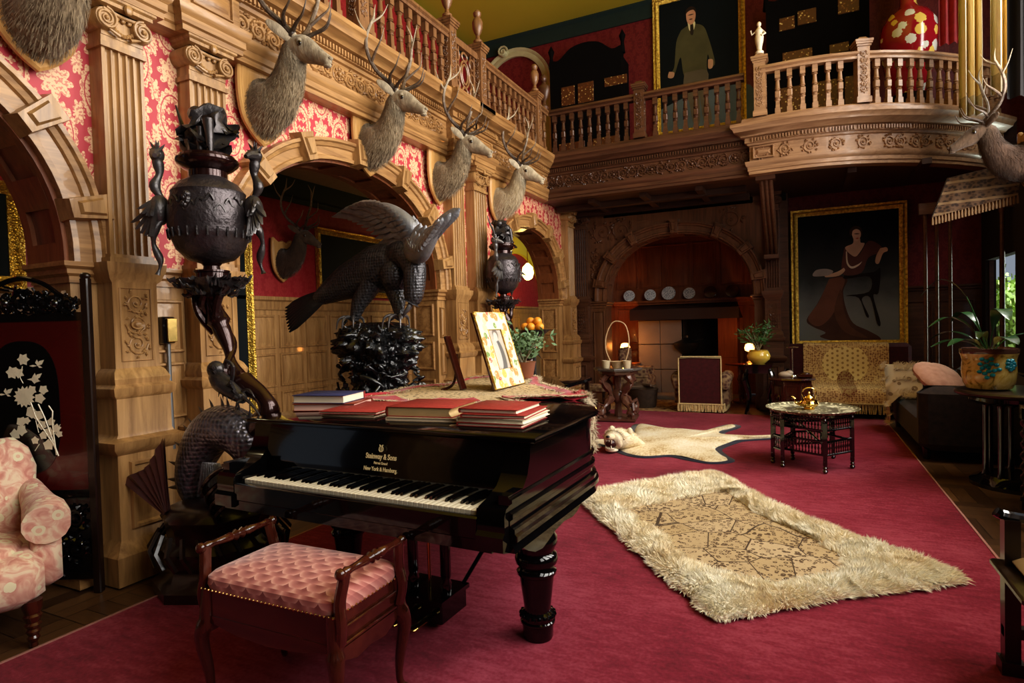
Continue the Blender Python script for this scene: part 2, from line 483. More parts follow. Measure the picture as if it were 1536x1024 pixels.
# pilasters
def pilaster(y0, y1, P3=None, mat=OAK, up=(1, 0, 0), rel=.12):
    P3 = P3 or (lambda s, z, d: (XW + d, s, z)); w = y1 - y0; yc = (y0 + y1) / 2
    root = None
    def bx(m, a0, a1, z0, z1, d0, d1): # block
        q = [P3(a, z, d) for d in (d0, d1) for a, z in ((a0, z0), (a1, z0), (a1, z1), (a0, z1))]
        m.add(q, [(3, 2, 1, 0), (4, 5, 6, 7), (0, 1, 5, 4), (1, 2, 6, 5), (2, 3, 7, 6), (3, 0, 4, 7)])
    # pedestal and mouldings (stack of blocks with sloped transitions)
    m = MB()
    steps = [(0, .10, .235), (.16, .10, .235), (.19, .075, .21), (.22, .06, .195), (.24, .045, .18), (.72, .045, .18), (.735, .06, .2), (.76, .085, .225), (.80, .09, .235), (.82, .05, .19), (.84, .04, .185), (1.04, .04, .185), (1.06, .06, .205), (1.10, .065, .21), (1.12, .04, .18), (1.15, .045, .185), (1.19, .03, .16), (1.21, .01, .14), (1.70, .01, .14), (1.72, .03, .155), (1.75, .04, .165), (1.77, .05, .175), (1.815, .055, .18)]
    rows = [[P3(y0 - e, z, 0), P3(y0 - e, z, d), P3(y1 + e, z, d), P3(y1 + e, z, 0)] for z, e, d in steps]
    m.grid(rows)
    m.add([P3(y0 - .055, 1.815, 0), P3(y0 - .055, 1.815, .18), P3(y1 + .055, 1.815, .18), P3(y1 + .055, 1.815, 0)], [(0, 1, 2, 3)])
    n = (V(P3(0, 0, 1)) - V(P3(0, 0, 0))); u = V(P3(1, 0, 0)) - V(P3(0, 0, 0))
    panel(m, P3(y0 + .015, .29, .18), u, (0, 0, 1), w - .03, .39)
    t_ = trim(m, mat)
    # carved panel
    m = MB(); m.tube([P3(*q, .141) for q in ((y0 + .03, 1.25), (y1 - .03, 1.25), (y1 - .03, 1.67), (y0 + .03, 1.67))], .006, 6, closed=True)
    cy_ = yc; H = .36
    def PP(a, b, d): return P3(cy_ - (b - (w - .09) / 2), 1.27 + a, .14 + d)
    scrollwork(m, PP, .40, w - .09, .006)
    m.lathe([(.028, .14), (.028, .156), (.018, .15), (.012, .162), (0, .165)], P3(cy_, 1.46, 0), 16, axis=n, sy=1.4)
    m.build('carved_panel', mat, t_)
    # fluted shaft
    m = MB(); nf = 5; prof = [(y0, 0), (y0, rel)]
    e = w * .06; fw = (w - 2 * e) / nf
    for k in range(nf):
        a = y0 + e + k * fw
        prof += [(a + fw * .12, rel)] + [(a + fw * (.12 + .76 * (1 - cos(q)) / 2), rel - .022 * sin(q)) for q in (.5, 1.1, pi / 2, pi - 1.1, pi - .5)] + [(a + fw * .88, rel)]
    prof += [(y1, rel), (y1, 0)]
    m.grid([[P3(a, z, d) for a, d in prof] for z in (1.86, 3.04)])
    for z0, z1, e, d in ((1.815, 1.845, .02, rel + .03), (1.845, 1.865, .008, rel + .014), (3.03, 3.06, .012, rel + .018), (3.06, 3.10, 0, rel)):
        bx(m, y0 - e, y1 + e, z0, z1, 0, d)
    m.build('fluted_shaft', mat, t_)
    # ionic capital
    m = MB()
    bx(m, y0 + .0, y1 - .0, 3.10, 3.25, 0, rel + .005)
    rows = [[P3(a, z, 0), P3(a, z, d), P3(b, z, d), P3(b, z, 0)] for a, b, z, d in ((y0 - .01, y1 + .01, 3.245, rel + .03), (y0 - .03, y1 + .03, 3.255, rel + .06), (y0 - .03, y1 + .03, 3.275, rel + .06), (y0 - .045, y1 + .045, 3.285, rel + .075), (y0 - .045, y1 + .045, 3.305, rel + .075))]
    m.grid(rows)
    for sg, yy in ((-1, y0 + .015), (1, y1 - .015)):
        m.lathe([(.062, 0), (.062, rel + .02), (.056, rel + .035), (0, rel + .035)], P3(yy, 3.185, 0), 20, axis=n)
        sp = spiral(yy, 3.185, .060, pi / 2, 2.1, sg, 30)
        m.tube([P3(a, b, rel + .038) for a, b in sp], [.0095 - .004 * k / 30 for k in range(31)], 6)
        m.ball(P3(yy, 3.185, rel + .04), .013, 8, 5)
        m.tube([P3(yy - sg * .01, 3.135, rel + .03), P3(yc + sg * .03, 3.11, rel + .03)], [.006, .012], 6)
    m.tube([P3(a, 3.235 - .012 * sin(pi * (a - y0) / w), rel + .03) for a in seg(y0, y1, 10)], .012, 6)
    for a in seg(y0 + .05, y1 - .05, 4): m.ball(P3(a, 3.215, rel + .015), (.016, .016, .02), 8, 5)
    for k in range(9):
        a = yc + (k - 4) / 4 * w * .28; m.ball(P3(a, 3.165 - .04 * sin(pi * k / 8), rel + .012), (.014, .013, .014), 6, 4)
    m.ball(P3(yc, 3.26, rel + .07), (.02, .026, .03), 8, 5)
    m.build('ionic_capital', mat, t_)
    return t_
PILS = [(2.09, 2.33), (2.63, 2.90), (5.84, 6.11), (6.34, 6.66), (9.55, 9.85)]
for a, b in PILS: pilaster(a, b)

# ---------------------------------------------------------------- entablature and gallery fronts
BOW = [(-.28, 8.60), (0, 8.60), (.3, 8.64), (.6, 8.72), (.9, 8.85), (1.2, 9.02), (1.5, 9.24), (1.8, 9.5), (2.1, 9.82), (2.35, 10.15)]
path = [(-3.56, 1.0)]
for a, b in PILS[:4]: path += [(-3.56, a - .05), (-3.49, a - .05), (-3.49, b + .05), (-3.56, b + .05)]
iL = len(path); path += [(-3.56, 8.72)]
path += [(-.57, 8.72)]; iF = len(path) - 1
path += [(-.57, 8.62)] + BOW
ENT = [(-.12, 3.30), (.04, 3.30), (.04, 3.335), (.055, 3.345), (.055, 3.39), (.075, 3.41), (.085, 3.44), (.085, 3.462), (.03, 3.475), (.03, 3.665), (.05, 3.675), (.06, 3.70), (.085, 3.705), (.085, 3.765), (.13, 3.775), (.15, 3.80), (.21, 3.83), (.22, 3.86), (.25, 3.89), (.25, 3.93), (.12, 3.945), (.12, 4.0), (.10, 4.02), (-.12, 4.02)]
OAKP = wood('pale_lit_oak', (.20, .10, .05), (.44, .26, .14), 0)  # lighter copy of the oak; daylight on the bow put into its colour
def sweep_split(path, prof, cuts):
    P = [V((x, y, 0)) for x, y in path]; rows = []
    for i in range(len(P)):
        a = (P[i] - P[i - 1]) if i else P[1] - P[0]; b = (P[i + 1] - P[i]) if i < len(P) - 1 else P[-1] - P[-2]
        a.normalize(); b.normalize(); na, nb = V((a.y, -a.x, 0)), V((b.y, -b.x, 0)); nn = (na + nb).normalized(); k = 1 / max(.3, nn.dot(na))
        rows.append([P[i] + nn * (o * k) + V((0, 0, h)) for o, h in prof])
    out = []
    for a, b in cuts:
        m = MB(); m.grid(rows[a:b + 1], cv=True); n = len(prof)
        m.f.append(tuple(range(n))); m.f.append(tuple((b - a) * n + i for i in range(n))[::-1]); out.append(m)
    return out
def along(path, step, off=0, start=0, end=0):
    """points every step along a polyline, with direction"""
    P = [V((x, y, 0)) for x, y in path]; L = [0]
    for a, b in zip(P, P[1:]): L.append(L[-1] + (b - a).length)
    t = L[-1] - start - end; n = max(1, round(t / step)); out = []
    for k in range(n):
        d = start + (k + .5) * t / n; i = max(j for j in range(len(L) - 1) if L[j] <= d + 1e-9)
        dr = (P[i + 1] - P[i]).normalized(); p = P[i] + dr * (d - L[i]); nr = V((dr.y, -dr.x, 0))
        out.append((p + nr * off, dr, nr))
    return out
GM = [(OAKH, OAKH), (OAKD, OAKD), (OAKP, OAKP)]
ents = sweep_split(path, ENT, ((0, iL), (iL, iF), (iF, len(path) - 1)))
cuts = ((0, iL), (iL, iF), (iF, len(path) - 1))
EN = []
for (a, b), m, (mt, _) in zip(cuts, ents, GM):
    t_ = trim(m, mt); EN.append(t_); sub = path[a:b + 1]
    d = MB()
    for p0, p1 in zip(sub, sub[1:]):
        L = hypot(p1[0] - p0[0], p1[1] - p0[1])
        if L < .2: continue
        for p, dr, nr in along([p0, p1], .036, .095): d.box((p.x, p.y, 3.735), (.018, .024, .046), (0, 0, atan2(dr.y, dr.x)))
    d.build('dentil_course', mt, t_)
    d = MB(); rr = random.Random(5)
    for p0, p1 in zip(sub, sub[1:]):
        L = hypot(p1[0] - p0[0], p1[1] - p0[1])
        if L < .2 or (L < .5 and a == 0): continue
        dr = V((p1[0] - p0[0], p1[1] - p0[1], 0)).normalized(); nr = V((dr.y, -dr.x, 0))
        def PP(u, v, e, p0=p0, dr=dr, nr=nr): return V((p0[0], p0[1], 3.483)) + dr * (u + .02) + nr * (.03 + e) + V((0, 0, v))
        if L > .5 or a: scrollwork(d, PP, L - .03, .175, .0115, rr)
    d.build('carved_frieze', mt, t_)
    if a == 0:
        d = MB()
        for q0, q1 in PILS[:4]: 
            panel(d, (-3.46, q0 - .02, 3.49), (0, 1, 0), (0, 0, 1), q1 - q0 + .04, .165, .6)
        d.build('frieze_block', mt, t_)
d = MB(); panel(d, (-.56, 8.59, 3.49), (1, 0, 0), (0, 0, 1), .26, .165, .8, .05); d.build('frieze_block', OAKP, EN[2])

# balustrades: one baluster mesh shared by all
bal = MB()
bal.box((0, 0, .035), (.066, .066, .07)).box((0, 0, .115), (.050, .050, .10), taper=.9)
bal.lathe([(.028, .165), (.036, .18), (.024, .19), (.034, .20)], n=10, cap=False)
bal.box((0, 0, .245), (.062, .062, .09), bev=.008)
bal.lathe([(.034, .29), (.022, .305), (.034, .315), (.028, .335), (.022, .42), (.036, .435), (.022, .45)], n=10, cap=False)
bal.box((0, 0, .50), (.062, .062, .10))
def railing(name, label, pts, mat, step=.135, off=.06, z=4.02, posts=(), sweep_m=None):
    root = thing(name, label, 'balustrade', (pts[0][0], pts[0][1], z)); B = V(root.location)
    mt = bal.build('baluster', mat, root); me = mt.data; first = True
    for p, dr, nr in along(pts, step, off):
        if any(hypot(p.x - q[0], p.y - q[1]) < .13 for q in posts): continue
        o = mt if first else mt.copy()
        if not first: COL.objects.link(o)
        first = False; o.location = (p.x - B.x, p.y - B.y, 0); o.rotation_euler = (0, 0, atan2(dr.y, dr.x))
    m = MB(); loc = [(x - B.x, y - B.y, 0) for x, y in pts]
    m.sweep(loc, [(off - .05, .545), (off + .05, .545), (off + .055, .57), (off + .04, .585), (off + .065, .60), (off + .06, .63), (off + .03, .645), (off - .03, .645), (off - .06, .63), (off - .065, .60), (off - .04, .585), (off - .055, .57)])
    m.build('handrail', mat, root)
    for q in posts:
        rz = q[3] if len(q) > 3 else 0
        m = MB(); m.box((q[0] - B.x, q[1] - B.y, .36), (.14, .14, .72), (0, 0, rz)); m.box((q[0] - B.x, q[1] - B.y, .035), (.17, .17, .07), (0, 0, rz))
        for zz, w in ((.70, .165), (.725, .19), (.75, .205)): m.box((q[0] - B.x, q[1] - B.y, zz), (w, w, .028), (0, 0, rz))
        m.box((q[0] - B.x, q[1] - B.y, .785), (.15, .15, .05), (0, 0, rz), taper=.5)
        po = m.build('newel_post', mat, root)
        m = MB(); c_, s_ = cos(rz), sin(rz)
        for nx, ny in ((1, 0), (0, -1)):
            ux, uy = -ny, nx
            def PP(a, b, d): 
                lx, ly = nx * (.071 + d) + ux * (b - .045), ny * (.071 + d) + uy * (b - .045)
                return V((q[0] - B.x + lx * c_ - ly * s_, q[1] - B.y + lx * s_ + ly * c_, .12 + a))
            scrollwork(m, PP, .52, .09, .005)
        m.build('post_carving', mat, po)
        if len(q) > 2 and q[2]:
            m = MB(); m.lathe([(.055, 0), (.055, .03), (.03, .05), (.022, .09), (.045, .13), (.062, .18), (.065, .25), (.05, .29), (.032, .31), (.045, .33), (.05, .36), (.03, .39), (0, .40)], (q[0] - B.x, q[1] - B.y, .80), 16)
            m.build('urn_finial', mat, po)
    return root
OAKG = wood('gallery_oak', (.10, .042, .018), (.28, .14, .06), 2)
L1 = railing('gallery_balustrade', 'left gallery balustrade of turned oak balusters above the stag heads nearest the viewer', [(-3.56, 2.6), (-3.56, 5.86)], OAKG, .15, posts=[(-3.5, 4.28, 0), (-3.5, 5.80, 1)])
L2 = railing('gallery_balustrade', 'short left gallery balustrade running from the twin urn posts to the room corner', [(-3.56, 6.5), (-3.56, 8.60)], OAKG, .15, posts=[(-3.5, 6.50, 1), (-3.5, 8.22, 1)])
m = MB()  # pierced panel between the two posts
B1 = V(L2.location)
def ring(m, c, a, b, r, n=20, nrm='x'): m.tube([(c[0], c[1] + a * cos(2 * pi * k / n), c[2] + b * sin(2 * pi * k / n)) for k in range(n)], r, 6, closed=True)
for (cy_, cz, a, b) in ((-.35, .3, .10, .15), (-.35, .3, .065, .11), (-.35, .5, .06, .045), (-.35, .1, .06, .045)): ring(m, (.06, cy_, cz), a, b, .014)
for sg in (-1, 1):
    for cz in (.13, .3, .47): ring(m, (.06, -.35 + sg * .17, cz), .055, .06, .012)
    m.bb(.05, .07, -.35 + sg * .14 - .008, -.35 + sg * .14 + .008, 0, .57)
    m.bb(.05, .07, -.35 + sg * .22 - .02, -.35 + sg * .22 + .02, 0, .57)
m.bb(.03, .09, -.62, -.08, .57, .645); m.bb(.03, .09, -.62, -.08, 0, .03)
m.build('pierced_panel', OAKG, L2)
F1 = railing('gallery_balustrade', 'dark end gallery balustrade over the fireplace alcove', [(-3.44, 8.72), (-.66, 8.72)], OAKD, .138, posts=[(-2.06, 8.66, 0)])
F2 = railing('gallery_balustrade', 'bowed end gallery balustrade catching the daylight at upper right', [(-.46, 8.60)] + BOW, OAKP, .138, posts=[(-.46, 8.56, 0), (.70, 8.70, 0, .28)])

# gallery slabs, ceilings, upper walls
PLAST = plain('corridor_plaster', (.42, .32, .22), .8)
YEL = plain('yellow_distemper', (.60, .46, .035), .75, var=.06, bs=4)
YELB = plain('bright_yellow_distemper', (.66, .55, .03), .75, var=.05, bs=4)
def gpl(pts, z0, z1, mat, name, tr=True):
    m = MB().prism(pts, lambda x, y: (x, y, z0), lambda x, y: (x, y, z1)); return trim(m, mat) if tr else struct(m.build(name, mat))
SOFF = wood('dark_ceiling_wood', (.02, .008, .004), (.06, .022, .011), 0, rough=.45)
gpl([(-3.6, 8.76)] + [(-.6, 8.76), (-.6, 8.66)] + BOW + [(2.6, 10.2), (2.6, 12.2), (-3.65, 12.2)], 3.305, 3.94, SOFF, '')
gpl([(-6.1, -1), (-3.62, -1), (-3.62, 12.2), (-6.1, 12.2)], 3.345, 3.94, PLAST, '')
m = MB()
for y in (9.3, 9.9): m.bb(-3.6, -.7, y - .06, y + .06, 3.22, 3.31)
for x in (-2.9, -2.1, -1.3, .6, 1.4): m.bb(x - .05, x + .05, 8.9, 10.0, 3.24, 3.31)
trim(m, SOFF)
# upper walls
m = MB().bb(-6.1, 3.0, 11.0, 11.15, 3.94, 6.86); struct(m.build('wall_upper_end', DAMASK_X))
m = MB().sweep([(-6.1, 11.0, 0), (3.0, 11.0, 0)], [(0, 6.84), (.03, 6.84), (.03, 7.08), (.07, 7.12), (.07, 7.16), (0, 7.16)]); trim(m, plain('dark_green_band', (.012, .03, .026), .6))
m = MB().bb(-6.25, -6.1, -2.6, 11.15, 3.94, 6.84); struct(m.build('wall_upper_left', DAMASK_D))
m = MB().bb(-6.25, -6.1, -2.6, 11.15, 6.84, 7.16); trim(m, plain('dark_green_band', (0, 0, 0)))
m = MB().bb(-6.25, 3.0, -2.6, 11.15, 7.15, 7.25); struct(m.build('ceiling', YEL))
# corridor behind the arches
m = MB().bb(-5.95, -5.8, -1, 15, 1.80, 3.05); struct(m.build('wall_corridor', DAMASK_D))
m = MB().bb(-5.95, -5.8, -1, 15, 3.05, 3.35); m.bb(-5.8, -5.77, -1, 15, 3.02, 3.08); trim(m, plain('dark_green_band', (0, 0, 0)))
m = MB().bb(-5.95, -5.8, -1, 15, 0, 1.80)
m.sweep([(-5.8, -1, 0), (-5.8, 15, 0)], [(0, 1.66), (.02, 1.66), (.03, 1.70), (.03, 1.76), (.06, 1.78), (.06, 1.82), (0, 1.82)])
for k in range(26):
    for z0 in (.25, .72, 1.19): panel(m, (-5.8, 1.0 + k * .44, z0), (0, 1, 0), (0, 0, 1), .38, .41)
trim(m, OAK)
struct(MB().bb(-6.0, -3.65, 14.9, 15.05, 0, 3.4).build('wall_corridor_end', OAKD))
# ---------------------------------------------------------------- end wall with the fireplace alcove
YF = 10.1
FW = lambda s, z, d: (s, YF - d, z)
CX, AX, HX = -1.87, 1.2, 1.07
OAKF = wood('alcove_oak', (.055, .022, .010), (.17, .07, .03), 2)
m = MB(); P = arc(CX, AX, 1.77, HX)
struct(MB().bb(-3.65, CX - AX, YF, YF + .35, 0, 3.32).build('wall_end_left', OAKF)); struct(MB().bb(CX + AX, -.30, YF, YF + .35, 0, 3.32).build('wall_end_right', OAKF))
for (x0, z0), (x1, z1) in zip(P, P[1:]):
    m.add([(x0, YF, z0), (x1, YF, z1), (x1, YF, 3.32), (x0, YF, 3.32)], [(0, 1, 2, 3)])
struct(m.build('wall_end_spandrel', OAKF))
t_ = arch_dress(CX, AX, HX, (.07, .2, .33, .5, .66, .8, .93), FW, (0, -1, 0), OAKF, OAKF, depth=.35, zs=1.77)
m = MB(); rr = random.Random(9)
for x0, x1 in ((-3.3, -2.55), (-1.2, -.5)):   # carved spandrels
    def PP(u, v, d): return (x0 + u, YF - d, 2.75 + v)
    scrollwork(m, PP, x1 - x0, .42, .013, rr)
def PP(u, v, d): return (-3.32 + v, YF - d, 2.1 + u)
scrollwork(m, PP, .7, .22, .012, rr)
m.build('carved_spandrel', OAKF, t_)
for (a, b) in ((-3.58, -3.36), (-.50, -.30)): pilaster(a, b, FW, OAKD, rel=.10)
m = MB()
m.sweep([(-3.35, YF, 0), (CX - AX, YF, 0), (CX - AX, YF + .35, 0)], [(o, h - .045) for o, h in IMP]); m.sweep([(CX + AX, YF + .35, 0), (CX + AX, YF, 0), (-.55, YF, 0)], [(o, h - .045) for o, h in IMP])
panel(m, (CX - AX - .22, YF, .3), (1, 0, 0), (0, 0, 1), .2, 1.3, .6)
trim(m, OAKF)
# alcove interior
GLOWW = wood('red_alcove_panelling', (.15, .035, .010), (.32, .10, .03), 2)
YK = 12.0
m = MB(); m.bb(-3.6, -3.45, YF + .3, YK + .1, 0, 3.3); m.bb(-.42, -.27, YF + .3, YK + .1, 0, 3.3)
m.bb(-3.5, -.3, YK, YK + .12, 0, 3.3)
for x in seg(-3.40, -.9, 5):
    for z0, z1 in ((.2, .85), (.95, 1.65), (2.05, 2.9)): panel(m, (x, YK, z0), (1, 0, 0), (0, 0, 1), .44, z1 - z0)
for z0, z1 in ((.2, .85), (.95, 1.65)):
    for y in (10.55, 11.05, 11.5): panel(m, (-.42, y + .4, z0), (0, -1, 0), (0, 0, 1), .38, z1 - z0)
struct(m.build('wall_alcove', GLOWW))
struct(MB().bb(-3.6, -.2, YF, YK + .1, 3.2, 3.3).build('ceiling_alcove', VOID))
# fireplace
fp = thing('fireplace', 'fireplace with pale stone cheeks and black hood inside the dark alcove', 'fireplace', (-2.0, YK, 0))
STONE = plain('hearth_stone', (.16, .13, .11), .8, bump=.3, bs=12, var=.2)
m = MB()
for x0, x1 in ((-.84, -.42), (-.42, -.02)):
    for z0, z1 in ((0, .48), (.485, .96), (.965, 1.42)): m.bb(x0, x1 - .006, -.55, 0, z0, z1 - .004, bev=.008)
m.build('stone_cheek', STONE, fp); m = MB()
for z0, z1 in ((0, .7), (.705, 1.42)): m.bb(.62, .95, -.55, 0, z0, z1)
m.build('wooden_cheek', GLOWW, fp)
m = MB(); m.bb(-.02, .62, -.1, -.02, 0, 1.42); m.bb(-.0, .02, -.55, 0, 0, 1.42); m.build('firebox', VOID, fp)
m = MB(); m.add([(-.95, -.75, 1.42), (1.0, -.75, 1.42), (1.0, 0, 1.42), (-.95, 0, 1.42), (-.95, -.75, 1.62), (1.0, -.75, 1.62), (.9, 0, 1.75), (-.9, 0, 1.75)], [(3, 2, 1, 0), (0, 1, 5, 4), (1, 2, 6, 5), (3, 0, 4, 7), (4, 5, 6, 7)])
m.build('hood', plain('dark_stained_beam', (.03, .012, .008), .5), fp)
m = MB(); m.bb(-1.4, 1.5, -.30, 0, 1.76, 1.80); m.bb(-1.4, 1.5, -.24, 0, 1.72, 1.76); m.build('mantel_shelf', GLOWW, fp)
m = MB(); m.bb(-.9, 1.0, -1.2, 0, 0.0, .05); m.build('hearth_slab', STONE, fp)
m = MB()
for x in (.1, .5):
    m.tube([(x, -.45, .05), (x, -.5, .35), (x, -.5, .45)], .015, 8); m.ball((x, -.5, .48), .035)
for z in (.16, .22, .28): m.tube([(.08, -.48, z), (.52, -.48, z)], .010, 6)
m.build('fire_grate', BLACKM, fp)
m = MB(); m.lathe([(0, 0), (.10, 0), (.22, .12), (.24, .2), (.10, .26), (.05, .3), (.05, .34), (0, .34)], (.05, -.5, .78), 20); m.tube([(.05 - .24, -.5, .95), (.05 + .3, -.5, 1.05)], .012, 6); m.build('hanging_kettle', BLACKM, fp)
PLM = T('blue_white_plate'); q = PLM.vor(45); PLM.set(PLM.ramp(q, [(.25, (.25, .32, .38)), (.5, (.85, .88, .86))]), .15, coat=.5); PLM = PLM.m
PLM2 = plain('brown_plate', (.12, .05, .03), .2, coat=.5)
plm = None
for i, (u, nm) in enumerate(((-3.12, 'leftmost'), (-2.70, 'second'), (-2.34, 'third'), (-1.95, 'fourth'))):
    r = .115 if i != 2 else .135
    m = MB().lathe([(0, .015), (r * .6, .015), (r, 0), (r * .98, .02), (r * .62, .03), (0, .03)], (0, 0, r), 24, axis=(0, -.97, .24))
    o = m.build('plate', PLM); o.location = (u, YK - .1, 1.802); tag(o, ['smallish pale plate furthest left on the alcove mantel', 'pale patterned plate second from the left on the mantel', 'largest pale plate near the middle of the mantel', 'pale plate right of the largest one on the mantel'][i], 'plate', 'plates along the mantel')
for i, u in enumerate((-1.56, -1.17)):
    m = MB().lathe([(0, .015), (.08, .015), (.12, 0), (.118, .02), (.08, .03), (0, .03)], (0, 0, .12), 24, axis=(0, -.97, .24))
    o = m.build('plate', PLM2); o.location = (u, YK - .1, 1.802); tag(o, ['dim brown plate in shadow right of the pale plates', 'dim brown plate furthest right on the mantel'][i], 'plate', 'plates along the mantel')
# portrait wall and dado
YP = 10.6
m = MB().bb(-.3, 2.32, YP, YP + .12, 1.72, 3.32); struct(m.build('wall_portrait', DAMASK_X))
m = MB().bb(-.3, 2.32, YP - .01, YP + .12, 0, 1.74)
m.sweep([(-.3, YP, 0), (2.32, YP, 0)], [(o, h) for o, h in IMP]); 
for k in range(5): panel(m, (-.22 + k * .5, YP - .01, .25), (1, 0, 0), (0, 0, 1), .44, 1.35)
m.bb(-.3, -.18, YF + .1, YP + .1, 0, 3.32)
trim(m, OAKD)
# leaning bracket pier under the gallery
m = MB(); 
for dx in (-.055, 0, .055):
    m.tube([(-.42 + dx, 8.80, 3.31), (-.41 + dx, 9.0, 3.0), (-.40 + dx, 9.6, 2.6), (-.40 + dx, 9.98, 2.3)], .032, 8)
m.box((-.42, 8.82, 3.28), (.24, .2, .07)); m.box((-.40, 9.9, 2.32), (.2, .26, .06))
trim(m, OAKD)
# right side: bay posts, right wall with windows
XR = 2.05
m = MB(); W = [(-.6, 1.2), (1.8, 3.4), (3.9, 5.3), (5.8, 7.4)]; WZ0, WZ1 = 2.0, 6.4
yy = -2.5
for a, b in W + [(7.75, None)]:
    m.bb(XR, XR + .25, yy, a, 0, 7.15)
    if b: m.bb(XR, XR + .25, a, b, 0, WZ0); m.bb(XR, XR + .25, a, b, WZ1, 7.15); yy = b
struct(MB().bb(-6.25, XR + .25, -2.65, -2.5, 0, 7.15).build('wall_back', DARKW))
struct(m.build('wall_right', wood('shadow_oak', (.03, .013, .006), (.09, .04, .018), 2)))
for i, (a, b) in enumerate(W):
    m = MB()
    for y in seg(a, b, 3): m.bb(XR + .08, XR + .16, y - .035, y + .035, WZ0, WZ1)
    for z in (WZ0, 4.2, WZ1): m.bb(XR + .08, XR + .16, a, b, z - .04, z + .04)
    struct(m.build('window_%d' % (i + 1), OAKD))
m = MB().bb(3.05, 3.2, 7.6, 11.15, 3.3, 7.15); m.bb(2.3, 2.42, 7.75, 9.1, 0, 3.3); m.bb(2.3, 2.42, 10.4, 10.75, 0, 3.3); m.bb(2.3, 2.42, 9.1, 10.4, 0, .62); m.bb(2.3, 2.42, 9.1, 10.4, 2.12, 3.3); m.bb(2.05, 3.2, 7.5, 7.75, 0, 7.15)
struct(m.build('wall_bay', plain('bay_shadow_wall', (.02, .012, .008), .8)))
m = MB()
for y in (9.1, 9.9, 10.4): m.bb(2.34, 2.39, y - .02, y + .02, .62, 2.12)
m.bb(2.34, 2.39, 9.1, 10.4, .62, .66)
struct(m.build('window_3', OAKD))
m = MB()
for x, r in ((1.42, .022), (1.54, .02), (1.68, .02), (2.2, .026)):
    m.lathe([(r * 1.8, 0), (r * 1.8, .1), (r, .14), (r, .7), (r * 1.3, .72), (r, .74), (r, 2.6), (r * 1.4, 2.62), (r * 1.4, 2.68)], (x, 9.2, 0), 10)
m.bb(1.35, 2.3, 9.16, 9.24, 2.66, 2.8)
trim(m, OAKD)
# ================================================================= grand piano
gp = thing('grand_piano', 'black lacquered grand piano with open keyboard, books and a pelt throw on its lid', 'grand piano', (-2.288, 1.90, 0), R(-1.5))
def cr(pts, n=5):   # catmull-rom through 2d/3d points
    P = [V(p if len(p) == 3 else (*p, 0)) for p in pts]; out = []
    for i in range(len(P) - 1):
        a, b, c, d = P[max(0, i - 1)], P[i], P[i + 1], P[min(len(P) - 1, i + 2)]
        for k in range(n):
            t = k / n; out.append(.5 * ((2 * b) + (c - a) * t + (2 * a - 5 * b + 4 * c - d) * t * t + (3 * b - a - 3 * c + d) * t ** 3))
    out.append(P[-1]); return out
bent = cr([(1.355, .76), (1.345, .88), (1.27, 1.03), (1.12, 1.22), (.93, 1.52), (.74, 1.95), (.52, 2.3), (.30, 2.52), (.08, 2.56), (-.08, 2.48), (-.14, 2.3)], 4)
rim = [V((1.355, .20, 0)), V((1.355, .5, 0))] + bent + [V((-.14, 1.2, 0)), V((-.14, .20, 0))]
low = [V((1.355, .0, 0)), V((1.355, .20, 0)), V((1.355, .5, 0))] + bent + [V((-.14, 1.2, 0)), V((-.14, .0, 0))]
PB = plain('piano_lacquer', (.0035, .0032, .0035), .08, coat=.35, var=.03, spec=.4)
m = MB()
m.sweep(rim, [(0, .955), (0, .80), (-.05, .80), (-.05, .955)])
m.sweep(low, [(0, .80), (0, .792), (.014, .788), (.014, .776), (.0, .768), (0, .745), (.016, .738), (.016, .722), (.004, .712), (.004, .694), (.022, .684), (.022, .668), (.032, .66), (.032, .642), (.012, .632), (.022, .60), (-.04, .60), (-.04, .80)])
CH = [(.0, .60), (-.05, .615), (-.05, .665), (-.035, .68), (-.035, .735), (-.02, .76), (.05, .775), (.115, .80), (.155, .84), (.18, .90), (.185, .955), (.3, .955), (.3, .60)]
for x0, x1 in ((1.245, 1.356), (-.141, -.03)): m.prism(CH, lambda y, z: (x0, y, z), lambda y, z: (x1, y, z))
m.bb(-.1, 1.3, -.03, .75, .60, .665); m.prism([(p.x * .97 + .01, p.y * .99) for p in bent] + [(-.12, .7), (1.3, .7)], lambda x, y: (x, y, .61), lambda x, y: (x, y, .64))
m.bb(-.03, 1.245, -.035, -.006, .64, .722, bev=.006)
m.bb(-.03, -.004, -.006, .16, .66, .745); m.bb(1.227, 1.245, -.006, .16, .66, .745)
case = m.build('case', PB, gp)
m = MB(); m.prism([(.152, .735), (.15, .80), (.17, .90), (.185, .955), (.21, .955), (.21, .735)], lambda y, z: (-.03, y, z), lambda y, z: (1.245, y, z)); fb = m.build('fallboard', PB, gp)
lid_o = [V((p.x + (.03 if p.x > .6 else -.03), p.y, 0)) for p in rim]
poly = [(p.x, p.y) for p in [V((1.39, .16, 0)), V((1.39, .5, 0))] + [p + V((.03, .015, 0)) * (1 if p.x > 0 else 0) + V((-.03 if p.x < 0 else 0, .02, 0)) for p in bent] + [V((-.17, 1.2, 0)), V((-.17, .16, 0))]]
m = MB()
def inset(poly, d):
    c = V((.5, 1.2)); o = []
    n = len(poly)
    for i in range(n):
        a, b, c_ = V(poly[i - 1]), V(poly[i]), V(poly[(i + 1) % n])
        e1, e2 = (b - a).normalized(), (c_ - b).normalized(); nn = V((-e1.y, e1.x)) + V((-e2.y, e2.x)); nn.normalize()
        o.append(tuple(b + nn * d))
    return o
rows = [[(*q, z) for q in inset(poly, d)] for d, z in ((.03, .955), (.01, .957), (0, .962), (0, .970), (.006, .976), (.016, .980))]
m.grid(rows, cv=True); n = len(poly); m.f.append(tuple(5 * n + i for i in range(n)))
m.build('lid', PB, gp)
